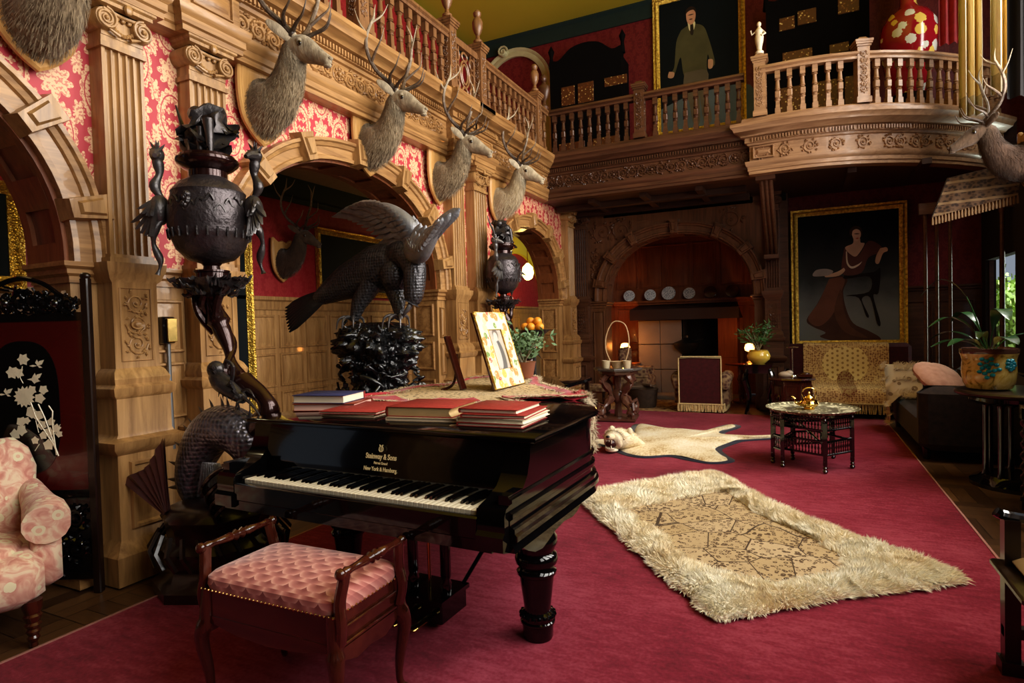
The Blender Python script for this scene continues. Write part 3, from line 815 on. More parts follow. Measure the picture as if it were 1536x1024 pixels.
# keys
IV = plain('ivory', (.85, .78, .62), .25, var=.04, coat=.3)
wk = MB().bb(-.0113, .0113, 0, .15, -.018, 0, bev=.0016).build('white_key', IV, gp); KX = 1.222 / 52
bk = MB().add([(-.006, .05, 0), (.006, .05, 0), (.006, .15, 0), (-.006, .15, 0), (-.0045, .058, .012), (.0045, .058, .012), (.0045, .15, .012), (-.0045, .15, .012)], [(4, 5, 6, 7), (0, 1, 5, 4), (1, 2, 6, 5), (3, 0, 4, 7)]).build('black_key', EBONY, gp)
nb = 0
for i in range(52):
    o = wk if i == 0 else wk.copy()
    if i: COL.objects.link(o)
    o.location = ((i + .5) * KX, 0, .735)
    if (i % 7) in (0, 2, 3, 5, 6) and i < 51:
        o = bk if nb == 0 else bk.copy()
        if nb: COL.objects.link(o)
        nb += 1; o.location = ((i + 1) * KX, 0, .7345)
GOLDL = plain('gold_lettering', (.85, .70, .38), .4, metal=.3, emis=(.8, .62, .3), es=.12)  # gold letters given a faint glow in place of caught light
def text(s, size, loc, rot, parent, mat, name='lettering', shear=0, sx=1, bold=.0):
    c = bpy.data.curves.new(name, 'FONT'); c.body = s; c.size = size; c.align_x = 'CENTER'; c.extrude = .0006; c.shear = shear; c.offset = bold
    o0 = bpy.data.objects.new(name, c); COL.objects.link(o0); dg = bpy.context.evaluated_depsgraph_get()
    me = bpy.data.meshes.new_from_object(o0.evaluated_get(dg)); bpy.data.objects.remove(o0)
    o = bpy.data.objects.new(name, me); me.materials.clear(); me.materials.append(mat); COL.objects.link(o)
    o.parent = parent; o.location = loc; o.rotation_euler = rot; o.scale = (sx, 1, 1); return o
LT = R(90 - 11)
text('Steinway & Sons', .032, (.665, .1515, .845), (LT, 0, 0), fb, GOLDL, sx=.78, bold=.0008)
text('Patent Grand', .015, (.665, .148, .823), (LT, 0, 0), fb, GOLDL, sx=.9, bold=.0004)
text('New York & Hamburg.', .024, (.665, .1435, .795), (LT, 0, 0), fb, GOLDL, sx=.80, bold=.0006)
m = MB()   # lyre emblem
for sg in (-1, 1): m.tube([(.665 + sg * x, .157 + (z - .88) * .17 - .003, z) for x, z in ((.003, .876), (.010, .882), (.010, .892), (.005, .899), (.009, .905))], .0022, 5)
for x in (-.003, 0, .003): m.tube([(.665 + x, .155, .878), (.665 + x, .159, .903)], .0008, 4)
m.build('lyre_emblem', GOLDL, fb)
# legs
def leg(x, y):
    m = MB()
    m.lathe([(.064, 0), (.068, .01), (.070, .065), (.078, .072), (.078, .08), (.072, .085), (.076, .10), (.076, .115), (.060, .125), (.060, .14), (.078, .285), (.088, .292), (.090, .305), (.080, .315), (.078, .33), (.092, .34), (.097, .36), (.092, .38), (.080, .39), (.086, .41), (.096, .43), (.096, .455), (.084, .475), (.080, .49), (.094, .52), (.10, .60)], (x, y, 0), 24, cap=True)
    for z, r, n in ((.108, .074, 18), (.505, .088, 20)):
        for k in range(n): m.ball((x + r * cos(2 * pi * k / n), y + r * sin(2 * pi * k / n), z), .012, 6, 4)
    return m.build('leg', PB, gp)
leg(1.19, .56); leg(.03, .62); leg(.35, 2.15)
m = MB()   # scalloped brackets between case and leg
SC = [(.12, .605), (.14, .57), (.20, .535), (.26, .51), (.33, .50), (.40, .515), (.46, .53), (.56, .54), (.66, .53), (.72, .54), (.80, .575), (.86, .605)]
m.prism(SC, lambda y, z: (1.30, y, z), lambda y, z: (1.33, y, z)); m.build('scalloped_bracket', PB, gp)
# pedal lyre
m = MB(); m.bb(.50, .78, .40, .62, 0.03, .13, bev=.008); m.bb(.49, .79, .39, .63, .125, .145)
ly = m.build('pedal_lyre', PB, gp)
for x in (.545, .735): MB().lathe([(.028, .145), (.028, .18), (.02, .2), (.026, .22), (.026, .42), (.018, .44), (.028, .46), (.024, .56)], (x, .51, 0), 10).build('lyre_pillar', PB, ly)
MB().lathe([(.008, 0.1), (.008, .6)], (.64, .51, 0), 8).build('pedal_rod', BRASS, ly)
for x in (.58, .69): MB().box((x, .36, .045), (.035, .09, .012), bev=.004).ball((x, .31, .047), (.024, .03, .012)).build('pedal', BRASS, ly)
MB().tube([(.76, .62, .14), (.84, .90, .40), (.88, 1.05, .60)], [.01, .012, .009], 8).tube([(.80, .76, .265), (.81, .80, .30)], .017, 8).build('brace_rod', PB, ly)

# ================================================================= books on the lid
REDC = fabric('red_book_cloth', (.26, .022, .02), (.38, .045, .036), 60, .3, .6, .0)
BLUEC = plain('navy_book_cloth', (.03, .035, .11), .6, bump=.2)
BROWNC = plain('red_leather', (.22, .035, .02), .4, bump=.3, bs=30)
PAGE = plain('page_edges', (.80, .70, .52), .8, bump=.3, bs=20, var=.1); PAGEG = plain('gilt_page_edges', (.62, .45, .22), .6)
LZ = .981
def book(x, y, z, w, d, h, rz, cov, pg, label, spine=None, n='book', rounded=0):
    t_ = thing(n, label, 'book', (x, y, z), R(rz), 'books lying flat on the piano lid')
    m = MB(); c = .0035
    m.bb(-w / 2, w / 2, -d / 2, d / 2, 0, c, bev=.001); m.bb(-w / 2, w / 2, -d / 2, d / 2, h - c, h, bev=.001)
    m.build('cover', cov, t_)
    sp = MB(); k = 6
    prof = [(-w / 2, 0)] + [(-w / 2 - h * .16 * sin(pi * i / k), h * i / k) for i in range(1, k)] + [(-w / 2, h), (-w / 2 + .004, h), (-w / 2 + .004, 0)]
    sp.prism(prof, lambda a, b: (a, -d / 2, b), lambda a, b: (a, d / 2, b)); sp.build('spine', spine or cov, t_)
    pgs = MB(); e = .006; r = min(.015, h * .3) if rounded else .003
    prof = [(-w / 2 + .005, c)] + [(w / 2 - e - r * sin(pi * i / 6), c + (h - 2 * c) * i / 6) for i in range(7)] + [(-w / 2 + .005, h - c)]
    pgs.prism(prof, lambda a, b: (a, -d / 2 + e, b), lambda a, b: (a, d / 2 - e, b)); pgs.build('pages', pg, t_)
    return t_
book(-2.27, 2.47, LZ, .25, .34, .038, -72, BROWNC, plain('pinkish_page_edges', (.72, .45, .36), .8), 'brown leather book at the bottom of the leftmost stack on the piano')
book(-2.29, 2.46, LZ + .039, .23, .30, .042, -78, BLUEC, PAGE, 'thick book with navy cover on top of the leftmost stack', spine=REDC)
book(-1.98, 2.40, LZ, .36, .30, .014, -84, plain('buff_paper', (.55, .42, .28), .8), PAGE, 'buff covered album under the thin red book')
book(-1.985, 2.40, LZ + .0145, .38, .31, .014, -80, REDC, PAGE, 'thin bright red album second from the left on the lid')
book(-1.55, 2.36, LZ, .35, .31, .018, 8, plain('buff_paper', (0, 0, 0)), PAGE, 'flat pale album under the thick red tome in the middle')
book(-1.56, 2.36, LZ + .0185, .33, .29, .045, 6, REDC, PAGEG, 'thick red tome with curved gilt page edges in the middle of the lid', spine=BROWNC, rounded=1)
for i, (dx, w, d, h, rz, cv, lb) in enumerate(((0, .30, .30, .016, 3, REDC, 'lowest red album of the right hand stack near the piano corner'), (.006, .31, .29, .02, 1, PAGE, 'worn album with ragged cream pages, second from the bottom of the right hand stack'), (.012, .29, .30, .016, 5, REDC, 'red album just below the top of the right hand stack'), (-.01, .27, .27, .020, 2, REDC, 'red album topmost on the right hand stack, cover faded'))):
    book(-1.175 + dx, 2.32, LZ + (0, .0165, .037, .0535)[i], w, d, h, rz, cv, PAGE, lb)

# ================================================================= furry things
def blades(mb, spots, L, wd, n, rnd, lay=(0, 0), up=1.0, curl=.5):
    """spots: function rnd -> (point, normal)"""
    for _ in range(n):
        p, nr = spots(rnd); p = V(p); nr = V(nr)
        a = rnd.uniform(0, 2 * pi); t1, t2, _z = frame(nr)
        d = (nr * up + t1 * cos(a) * curl + t2 * sin(a) * curl + V((lay[0], lay[1], 0))).normalized()
        l = L * rnd.uniform(.6, 1.3); s = d.cross(nr)
        if s.length < 1e-4: s = t1
        s = s.normalized() * wd
        d2 = (d + V((lay[0], lay[1], -.6)) * .6 + (t1 * cos(a) + t2 * sin(a)) * curl * .5).normalized()
        q = p + d * l * .5; e = q + d2 * l * .6
        mb.add([p - s, p + s, q + s * .7, q - s * .7, e], [(0, 1, 2, 3), (3, 2, 4)])
    return mb
def pelt_grid(border, center, z0, zf, nr=10, inner=1.0):
    rows = []
    for j in range(1, nr + 1):
        k = inner * j / nr
        rows.append([(center[0] + (x - center[0]) * k, center[1] + (y - center[1]) * k, z0 + zf(x, y, k)) for x, y in border])
    return rows
def in_star(rnd, border, center, kmin=0, kmax=1):
    n = len(border); i = rnd.randrange(n); a, b = V(border[i]), V(border[(i + 1) % n]); t = rnd.random()
    e = a.lerp(b, t); k = kmin + (kmax - kmin) * sqrt(rnd.random()); c = V(center)
    return c + (e - c) * k
def spotted(name, base, dark, edge, sc=16, fine=120):
    t = T(name); v = t.vor(sc, rnd=.8); n = t.noise(sc * .5, 3); h = t.noise(fine, 3, t.scl(t.obj(), (1, .3, 1)))
    s = (v + n * .25 < .42) * (v + h * .15 > .16); 
    c = t.mix(t.noise(2.5, 3), base, edge); t.bump(h, .6, .004)
    return t.set(t.mix(s * .8, c, dark), .9)
SPOT = spotted('spotted_pelt', (.48, .34, .17), (.05, .025, .012), (.62, .50, .32), 30)
FELT = fabric('red_felt', (.32, .008, .02), (.45, .015, .03), 30, .5)
rn = random.Random(11)
tb = cr([(-2.46, 2.64), (-2.1, 2.70), (-1.86, 2.62), (-1.55, 2.72), (-1.42, 2.66), (-1.30, 2.78), (-1.46, 2.92), (-1.36, 3.04), (-1.16, 3.10), (-1.13, 3.22), (-1.40, 3.50), (-1.62, 3.75), (-1.86, 4.22), (-2.2, 4.30), (-2.30, 4.0), (-2.25, 3.6), (-2.37, 3.35), (-2.34, 3.0), (-2.46, 2.64)], 5)[:-1]
tb = [(p.x, p.y) for p in tb]; tc = (-1.82, 3.2)
th = thing('pelt_throw', 'spotted fur throw edged in scalloped red felt over the rear piano lid', 'throw', (tc[0], tc[1], LZ))
def zf(x, y, k): return .012 + .012 * mnoise.noise(V((x * 4 * k, y * 4 * k, 1)))
loc = [(x - tc[0], y - tc[1]) for x, y in tb]
m = MB(); rows = pelt_grid(loc, (0, 0), .004, zf, 9, .90); m.grid(rows, cv=True); m.f.append(tuple(range(len(loc)))); m.build('spotted_fur', SPOT, th)
m = MB()
rows = [[(x * k, y * k, z + .018 * mnoise.noise(V((x * 12, y * 12, k * 6)))) for x, y in loc] for k, z in ((.82, .010), (.90, .030), (.96, .022), (1.03, .016), (1.05, .003))]
m.grid(rows, cv=True); m.build('felt_border', FELT, th)
CREAM = plain('cream_fleece', (.66, .55, .38), .95, var=.2, bs=30)
m = MB()
def sp(r):
    p = in_star(r, loc, (0, 0), .80, .90) if r.random() < .45 else in_star(r, loc, (0, 0), 1.0, 1.06); return ((p.x, p.y, .015), (0, 0, 1))
blades(m, sp, .03, .003, 7000, rn, up=.5, curl=.9)
def sp(r):
    p = in_star(r, loc, (0, 0), .1, .9); return ((p.x, p.y, .012), (0, 0, 1))
blades(m, sp, .018, .003, 5000, rn, up=.35, curl=1)
# fringe hanging over the bent side
drp = cr([(-1.16, 3.17, .992), (-1.115, 3.19, .985), (-1.10, 3.20, .94), (-1.095, 3.205, .80), (-1.09, 3.20, .70)], 5)
def sp(r):
    k = r.randrange(len(drp)); p = drp[k]; o = r.uniform(-.035, .035); return ((p.x - tc[0] + o, p.y - tc[1] + abs(o) * .3, p.z - LZ), (.7, -.7, .1))
blades(m, sp, .035, .003, 2500, rn, up=.6, curl=.8)
m.build('fleece_edging', CREAM, th)
m = MB(); m.tube([(p.x - tc[0], p.y - tc[1], p.z - LZ) for p in drp], .04, 8, flat=.25, up=(1, .4, 0)); m.build('hanging_edge', FELT, th)

# ================================================================= frames on the lid
def emb():
    t = T('embroidered_linen'); v = t.vor(16); c = t.vor(16, out='Color'); n = t.noise(60, 3)
    hs = t.N('SeparateColor'); t.nt.links.new(c.k, hs.inputs[0]); h = X(t, hs.outputs[0])
    col = t.ramp(h, [(.0, (.70, .28, .10)), (.3, (.75, .45, .12)), (.5, (.20, .30, .10)), (.7, (.55, .12, .08)), (.85, (.80, .50, .35))], 'CONSTANT')
    f = (v < .50) * (n > .40)
    t.bump(f + n, .3, .003)
    return t.set(t.mix(f, (.80, .70, .50), col), .8)
def photo_m():
    t = T('old_photograph'); u = t.uvw(); x, z = u[1], u[2]
    head = hyp(x + .0, (z - .335) * .9) < .028; hair = hyp(x - .004, (z - .35)) < .038
    body = hyp(x * 1.1 + .0, (z - .20) * .55) < .065; arm = hyp((x + .03) * 1.3, (z - .22) * .5) < .05
    n = t.noise(30, 3)
    c = t.mix(n, (.42, .38, .32), (.58, .53, .46)); c = t.mix(body, c, (.16, .15, .14)); c = t.mix(arm, c, (.55, .52, .47)); c = t.mix(hair, c, (.22, .18, .15)); c = t.mix(head, c, (.66, .60, .52))
    return t.set(c, .3)
pf = thing('picture_frame', 'floral embroidered photo frame leaning upright on the pelt throw', 'picture frame', (-1.70, 3.25, 1.005), rot=(0, R(-17), 0))
W_, H_ = .42, .50
m = MB()
m.sweep([(0, 0, 0), (0, W_, 0), (0, W_, H_), (0, 0, H_)], [(0, 0), (0, .012), (-.115, .012), (-.12, .008), (-.12, 0)], closed=True, up=(1, 0, 0)); m.build('embroidered_border', emb(), pf)
m = MB()
for o_, r_ in ((0, .006), (.118, .005)): m.tube([(.010, o_, o_), (.010, W_ - o_, o_), (.010, W_ - o_, H_ - o_), (.010, o_, H_ - o_)], r_, 6, closed=True)
m.build('gilt_edging', GILT, pf)
m = MB(); m.bb(-.004, .004, -.09, .09, .12, .38); ph = m.build('photograph', photo_m(), pf); ph.location = (0, W_ / 2, 0)
m = MB(); m.bb(-.012, 0, 0, W_, 0, H_); m.tube([(-.01, .2, .35), (-.12, .2, .02)], .008, 6); m.build('backboard', MAHOGV, pf)
p2 = thing('picture_frame', 'dark wooden frame seen edge-on with its strut out, beside the embroidered one', 'picture frame', (-1.92, 3.22, 1.002), rot=(0, R(-20), R(-8)))
m = MB(); m.bb(-.014, .010, 0, .05, 0, .36, bev=.004); m.build('backboard', MAHOGV, p2)
m = MB(); m.tube(cr([(-.01, .08, .24), (-.07, .08, .12), (-.11, .06, .06), (-.18, .03, .055)], 4), .011, 6, flat=.6); m.build('strut', MAHOGV, p2)

# ================================================================= plants
def leafy(root, name, mat, base, rnd, n, spread, h, ll, lw, br=9, stem=True):
    m, s = MB(), MB(); tips = []
    for i in range(br):
        a = rnd.uniform(0, 2 * pi); r = spread * rnd.uniform(.3, 1); zz = h * rnd.uniform(.65, 1)
        P = cr([(base[0] + rnd.uniform(-.02, .02), base[1] + rnd.uniform(-.02, .02), base[2]), (base[0] + r * .35 * cos(a), base[1] + r * .35 * sin(a), base[2] + zz * .45), (base[0] + r * cos(a), base[1] + r * sin(a), base[2] + zz)], 5)
        s.tube(P, [.006 - .004 * k / len(P) for k in range(len(P))], 5); tips += P[5:]
    for _ in range(n):
        p = V(rnd.choice(tips)) + V((rnd.gauss(0, 1), rnd.gauss(0, 1), rnd.gauss(0, 1))) * spread * .13
        d = V((rnd.uniform(-1, 1), rnd.uniform(-1, 1), rnd.uniform(-.2, .9))).normalized(); x = frame(d)[0]; l = ll * rnd.uniform(.6, 1.2)
        m.add([p, p + d * l * .5 + x * lw, p + d * l, p + d * l * .5 - x * lw], [(0, 1, 2, 3)])
    s.build('stems', plain('plant_stem', (.30, .27, .18), .7), root); m.build(name, mat, root)
GREEN = plain('leaf_green', (.05, .14, .035), .4, var=.5, bs=30); GREENL = plain('sage_leaf', (.16, .26, .12), .5, var=.5, bs=30); GREENS = plain('sunlit_leaf', (.45, .62, .16), .5, var=.4, bs=20)
pp = thing('potted_plant', 'small leafy pot plant standing behind the embroidered photo frame', 'plant', (-1.87, 4.05, LZ + .02))
MB().lathe([(.05, 0), (.07, .02), (.09, .12), (.095, .125), (.085, .12), (0, .11)], n=16).build('pot', plain('terracotta', (.30, .12, .06), .8), pp)
leafy(pp, 'leaves', GREENL, (0, 0, .1), random.Random(4), 420, .22, .24, .055, .010, 12)

# ================================================================= piano stool
st = thing('piano_stool', 'mahogany piano stool with pink velvet scale-pattern seat and turned arm rails', 'stool', (-1.70, 1.655, 0), R(1))
def scales():
    t = T('pink_scale_velvet'); u = t.uvw(); x, y = u[0], u[1] + u[2] * 1.1
    a, b = .082, .034
    def layer(ox, oy):
        r_ = ((y + oy) / (2 * b)).fl(); fy = ((y + oy) / (2 * b)).fr() * 2 * b; fx = (((x + ox) / a).fr() - .5) * a
        d = hyp(fx / (a * .56), (fy - b * 1.25) / (b * 1.5)); return fx, fy, d
    f1x, f1y, d1 = layer(0, 0); f2x, f2y, d2 = layer(a / 2, b)
    in1 = (f1y < b * 1.25) * (d1 < 1); 
    g1 = d1; g2 = d2
    g = g1 * in1 + g2 * (1 - in1)
    n = t.noise(80, 2)
    t.bump(t.noise(500, 2), .3, .001)
    return t.set(t.ramp(g + n * .1, [(.25, (.30, .055, .05)), (.75, (.56, .20, .17)), (1.0, (.74, .38, .31))]), .75, sheen=.4)
VELV = scales()
m = MB(); w, d = .31, .185; rows = []
for z, e in ((.455, .0), (.475, .006), (.50, .004), (.515, -.012), (.525, -.035)):
    q = []
    for k in range(32):
        a = 2 * pi * k / 32; cx, sy = cos(a), sin(a); p_ = .22
        q.append(((w + e) * (1 if cx > 0 else -1) * abs(cx) ** p_, (d + e) * (1 if sy > 0 else -1) * abs(sy) ** p_, z))
    rows.append(q)
for k_ in (.7, .4, .1): rows.append([(x * k_, y * k_, .525 + .022 * (1 - k_ * k_)) for x, y, z in rows[4]])
m.grid(rows, cv=True); m.f.append(tuple(7 * 32 + i for i in range(32))); m.build('seat', VELV, st)
m = MB()
for k in range(34):
    x = -w + 2 * w * k / 33; m.ball((x, -d - .004, .460), .0045, 6, 4)
for k in range(18): m.ball((w + .004, -d + 2 * d * k / 17, .460), .0045, 6, 4)
m.build('seat_nails', BRASS, st)
m = MB()
m.bb(-.305, .305, -.18, -.155, .33, .458); m.bb(-.305, .305, .155, .18, .33, .458); m.bb(.28, .305, -.18, .18, .30, .458); m.bb(-.305, -.28, -.18, .18, .30, .458); m.bb(-.29, .29, -.17, .17, .42, .452)
for y in (-.182,): m.prism([(-.28, .335), (-.15, .31), (0, .30), (.15, .31), (.28, .335), (.28, .36), (-.28, .36)], lambda x, z: (x, y, z), lambda x, z: (x, y + .02, z))
m.prism([(-.17, .31), (-.08, .275), (0, .285), (.08, .275), (.17, .31), (.17, .34), (-.17, .34)], lambda a, z: (.29, a, z), lambda a, z: (.312, a, z))
for z in (.345, .40): m.bb(.305, .316, -.15, .15, z, z + .012, bev=.003)
m.build('seat_box', MAHOG, st)
for sx_ in (-1, 1):
    for sy_ in (-1, 1):
        P = cr([(sx_ * .295, sy_ * .168, .46), (sx_ * .305, sy_ * .178, .34), (sx_ * .318, sy_ * .190, .27), (sx_ * .30, sy_ * .178, .14), (sx_ * .298, sy_ * .178, .05), (sx_ * .318, sy_ * .20, .014)], 5)
        m = MB(); n = len(P) - 1
        m.tube(P, [(.027 if i < 6 else .032 - .018 * min(1, (i - 6) / 12)) for i in range(n + 1)], 10); m.build('leg', MAHOGV, st)
    for sy_ in (-1, 1):
        x = sx_ * .315
        P = cr([(x, sy_ * .165, .36), (x + sx_ * .012, sy_ * .17, .43), (x + sx_ * .004, sy_ * .165, .50), (x + sx_ * .012, sy_ * .155, .565), (x + sx_ * .015, sy_ * .15, .60)], 5)
        MB().tube(P, .017, 8, flat=1.4).build('arm_support', MAHOGV, st)
    m = MB(); c = .60
    m.lathe([(0, -.19), (.012, -.185), (.020, -.175), (.020, -.165), (.012, -.155), (.017, -.14), (.012, -.12), (.013, -.09), (.018, -.04), (.012, -.03), (.022, -.015), (.012, 0), (.022, .015), (.012, .03), (.018, .04), (.013, .09), (.012, .12), (.017, .14), (.012, .155), (.020, .165), (.020, .175), (.012, .185), (0, .19)], (sx_ * .33, 0, c), 12, axis=(0, 1, 0))
    m.build('arm_rail', MAHOG, st)
# ================================================================= stag heads
def fur_m(name, c0, c1, c2, face):
    t = T(name); u = t.uvw(); n = t.noise(9, 4); h = t.noise(60, 4, t.scl(t.obj(), (1, 1, .22)))
    n2 = t.noise(14, 3); face = t.mix((n2 - .42) * 4, tuple(q * .55 for q in face), face); c = t.ramp(n * .5 + h * .55, [(.3, c0), (.55, c1), (.8, c2)])
    f = (u[0] * .9 + u[2] * .5 - .36) * 6
    t.bump(h, .7, .01)
    return t.set(t.mix(f.max(0).min(.62), c, face), .95, sheen=.2)
FUR = fur_m('stag_fur', (.11, .075, .045), (.27, .20, .12), (.46, .37, .25), (.50, .42, .30))
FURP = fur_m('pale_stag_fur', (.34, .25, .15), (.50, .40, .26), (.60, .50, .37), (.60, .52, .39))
FURB = fur_m('shaded_stag_fur', (.03, .015, .008), (.06, .03, .016), (.10, .055, .03), (.13, .08, .045))  # darker fur copy; the shade on these heads is put into its colour
def antler_m():
    t = T('antler'); u = t.uvw(); n = t.noise(40, 4); 
    f = (u[2] - .36) * 1.4 + (n - .5) * .8
    t.bump(n, .5, .004)
    return t.set(t.ramp(f, [(.05, (.05, .032, .022)), (.45, (.17, .12, .085)), (.95, (.50, .42, .30))]), .45)
ANT = antler_m()
SHW = wood('shield_wood', (.36, .17, .05), (.62, .36, .13), 2)
def stag(name, label, fur, var=0, group='stag heads in a row along the arcade'):
    r = thing(name, label, 'stag head', group=group)
    m = MB(); sh = cr([(0, .27), (.09, .25), (.19, .30), (.215, .18), (.215, 0), (.18, -.16), (.09, -.27), (0, -.33)], 4)
    pl = [(p.x, p.y) for p in sh] + [(-p.x, p.y) for p in sh[::-1][1:-1]]
    rows = [[(x, y * k, z * k) for y, z in pl] for x, k in ((.0, 1.0), (.022, 1.0), (.034, .95), (.030, .88), (.034, .86))]
    m.grid(rows, cv=True); m.f.append(tuple(4 * len(pl) + i for i in range(len(pl)))[::1]); m.build('shield', SHW, r)
    m = MB()
    P = cr([(.03, 0, -.05), (.12, 0, -.04), (.22, 0, .02), (.29, 0, .12), (.325, 0, .22), (.365, 0, .295), (.43, 0, .295), (.50, 0, .258), (.57, 0, .215), (.625, 0, .183), (.665, 0, .162), (.685, 0, .155)], 4)
    rad = [(.165, .215), (.155, .19), (.125, .155), (.10, .118), (.084, .098), (.082, .095), (.080, .096), (.062, .080), (.044, .058), (.038, .046), (.032, .038), (.010, .014)]
    n = len(P); RR = []
    for i in range(n):
        k = min(i / 4, 10.999); a = int(k); f = k - a; RR.append(((rad[a][1] * (1 - f) + rad[a + 1][1] * f), (rad[a][0] * (1 - f) + rad[a + 1][0] * f)))
    m.tube(P, RR, 20, up=(0, 0, 1))
    for i, v in enumerate(m.v):
        p = V(v)
        if p.x < .36: m.v[i] = tuple(p + (p - V((p.x, 0, p.z * .3))).normalized() * .018 * mnoise.noise(V((p.x * 8, p.y * 14, p.z * 8))))
    for s in (-1, 1):   # ears, brow
        e = cr([(.375, s * .06, .345), (.35, s * .12, .385), (.32, s * .17, .42), (.30, s * .20, .44)], 4); k = len(e) - 1
        m.tube(e, [.010 + .026 * sin(pi * min(1, (i + 1.5) / (k + 1.6))) for i in range(k + 1)], 10, flat=.35, up=(.3, 0, 1))
        m.ball((.455, s * .060, .322), (.030, .022, .022), 10, 6)
        m.tube([(.395, s * .035, .355), (.39, s * .045, .40)], [.024, .021], 8)
    m.ball((.655, 0, .130), (.034, .026, .014), 8, 5)
    m.ball((.685, 0, .175), (.016, .020, .014), 8, 5)
    body = m.build('head_and_neck', fur, r, ang=80)
    m = MB(); q = random.Random(2)
    for _ in range(4200):
        k = q.random() ** .8 * .46; i = int(k * n); c = P[i].lerp(P[i + 1], q.random()); a = q.uniform(0, 2 * pi); t = (P[i + 1] - P[i]).normalized(); x, y, z = frame(t, (0, 0, 1))
        nn = (x * cos(a) + y * sin(a)).normalized(); p = c + x * cos(a) * RR[i][0] + y * sin(a) * RR[i][1]
        L = .055 * q.uniform(.5, 1.2) * (1 - k * .9); d = (-t * 1.0 + V((0, 0, -.9)) + nn * .30 + V((q.uniform(-.2, .2), q.uniform(-.2, .2), 0))).normalized()
        s_ = d.cross(nn); s_ = s_.normalized() * .0022 if s_.length > 1e-3 else y * .0022
        e = p + d * L * .5 + nn * .006; f = p + d * L + nn * .002
        m.add([p - s_, p + s_, e + s_ * .8, e - s_ * .8, f], [(0, 1, 2, 3), (3, 2, 4)])
    m.build('mane', fur, r)
    for s in (-1, 1):
        MB().ball((.472, s * .074, .300), (.019, .012, .018), 10, 8).build('eye', plain('glass_eye', (.01, .006, .004), .05, coat=1), r)
        k = 1 + .12 * var
        B = cr([(.39, s * .045, .385), (.35, s * .10, .45), (.29, s * .20 * k, .54), (.27, s * .28 * k, .67), (.30, s * .31 * k, .80), (.35, s * .27 * k, .95 * (1 - .04 * var))], 5)
        m = MB(); m.tube(B, [.024 - .012 * i / (len(B) - 1) for i in range(len(B))], 8); m.lathe([(.032, 0), (.034, .012), (.026, .02)], B[0], 10, axis=B[1] - B[0])
        def tine(i, pts, r0): m.tube(cr([B[i]] + [(a, s * b, c) for a, b, c in pts], 4), [r0 * (1 - .88 * j / (4 * len(pts))) for j in range(4 * len(pts) + 1)], 7)
        tine(1, [(.46, .085, .43), (.555, .115, .465), (.60, .12, .56)], .019)
        tine(4, [(.41, .15, .475), (.50, .18, .53), (.55, .175, .64)], .017)
        tine(12, [(.36, .27, .66), (.43, .29, .72), (.46, .27, .83)], .015)
        e = len(B) - 1; b = B[e]
        tine(e - 5, [(.27, .37 * k, .88), (.24, .395 * k, 1.0)], .013)
        tine(e - 2, [(.41, .23 * k, .97), (.46, .21 * k, 1.06)], .012)
        tine(e, [(b.x + .0, abs(b.y) - .01, b.z + .06), (b.x - .02, abs(b.y) - .05, b.z + .14)], .012)
        m.build('antler', ANT, r)
    return r
s1 = stag('mounted_stag_head', 'stag head on a scalloped shield between the second pilaster and the large arch crown', FUR, 0)
s1.location = (XW + .05, 3.26, 3.10)
sp_ = dup(s1); 
def place(o, loc, rz, label, sc=1, fur=None, grp=None):
    o.location = loc; o.rotation_euler = (0, 0, R(rz)); o['label'] = label; o.scale = (sc,) * 3
    if grp: o['group'] = grp
    if fur:
        for c in kids(o):
            if c.name.startswith(('head', 'mane')): c.data = c.data.copy(); c.data.materials.clear(); c.data.materials.append(fur)
    return o
place(sp_, (XW + .05, 4.48, 3.13), -2, 'stag head on a shield just right of the crown of the large arch', .98)
place(dup(s1), (XW + .05, 5.66, 3.06), 2, 'stag head beside the paired pilasters at the right end of the large arch', .98)
place(dup(s1), (XW + .05, 7.10, 3.05), -3, 'palest stag head, nearest the room corner behind the far bronze urn', 1.0, FURP)
place(dup(s1), (XW + .05, 1.80, 3.12), 0, 'shaggy mounted neck and shield over the leftmost arch, cut off at the top', 1.0)
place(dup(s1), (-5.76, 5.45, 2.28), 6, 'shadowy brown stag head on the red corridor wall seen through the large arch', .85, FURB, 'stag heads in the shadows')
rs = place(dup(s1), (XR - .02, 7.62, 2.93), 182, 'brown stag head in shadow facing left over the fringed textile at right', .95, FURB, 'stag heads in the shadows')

# ================================================================= bronze eagle
def feather(m, p, d, n, L, w, droop=.12):
    p, d, n = V(p), V(d).normalized(), V(n).normalized(); s = d.cross(n).normalized(); rows = []
    for k in range(7):
        t = k / 6; ww = w * (sin(pi * min(1, .12 + t * .80)) ** .6) * (1 if k < 6 else .25)
        c = p + d * (L * t) - n * (droop * L * t * t)
        rows.append([c - s * ww + n * (-.006), c - s * ww * .5 + n * .003, c + n * .008, c + s * ww * .5 + n * .003, c + s * ww - n * .006])
    m.grid(rows)
eg = thing('bronze_eagle', 'large dark bronze eagle with spread wings and lowered head on the gnarled black stand', 'sculpture', (-3.15, 4.0, 1.44))
O = V(eg.location)
def scaly(name, col, sc, metal=.5, rough=.36, k=.8):
    t = T(name); v = t.vor(sc, rnd=.25); n = t.noise(30, 3); t.bump(1 - v, k, .01)
    return t.set(t.ramp(v + n * .4, [(.3, tuple(c * .5 for c in col)), (.8, tuple(c * 1.7 for c in col))]), rough, metal=metal)
EAG = scaly('feathered_bronze', (.05, .048, .052), 42)
EAGW = plain('wing_bronze', (.25, .25, .265), .42, metal=.45, bump=.6, bs=50, var=.35)
m = MB()
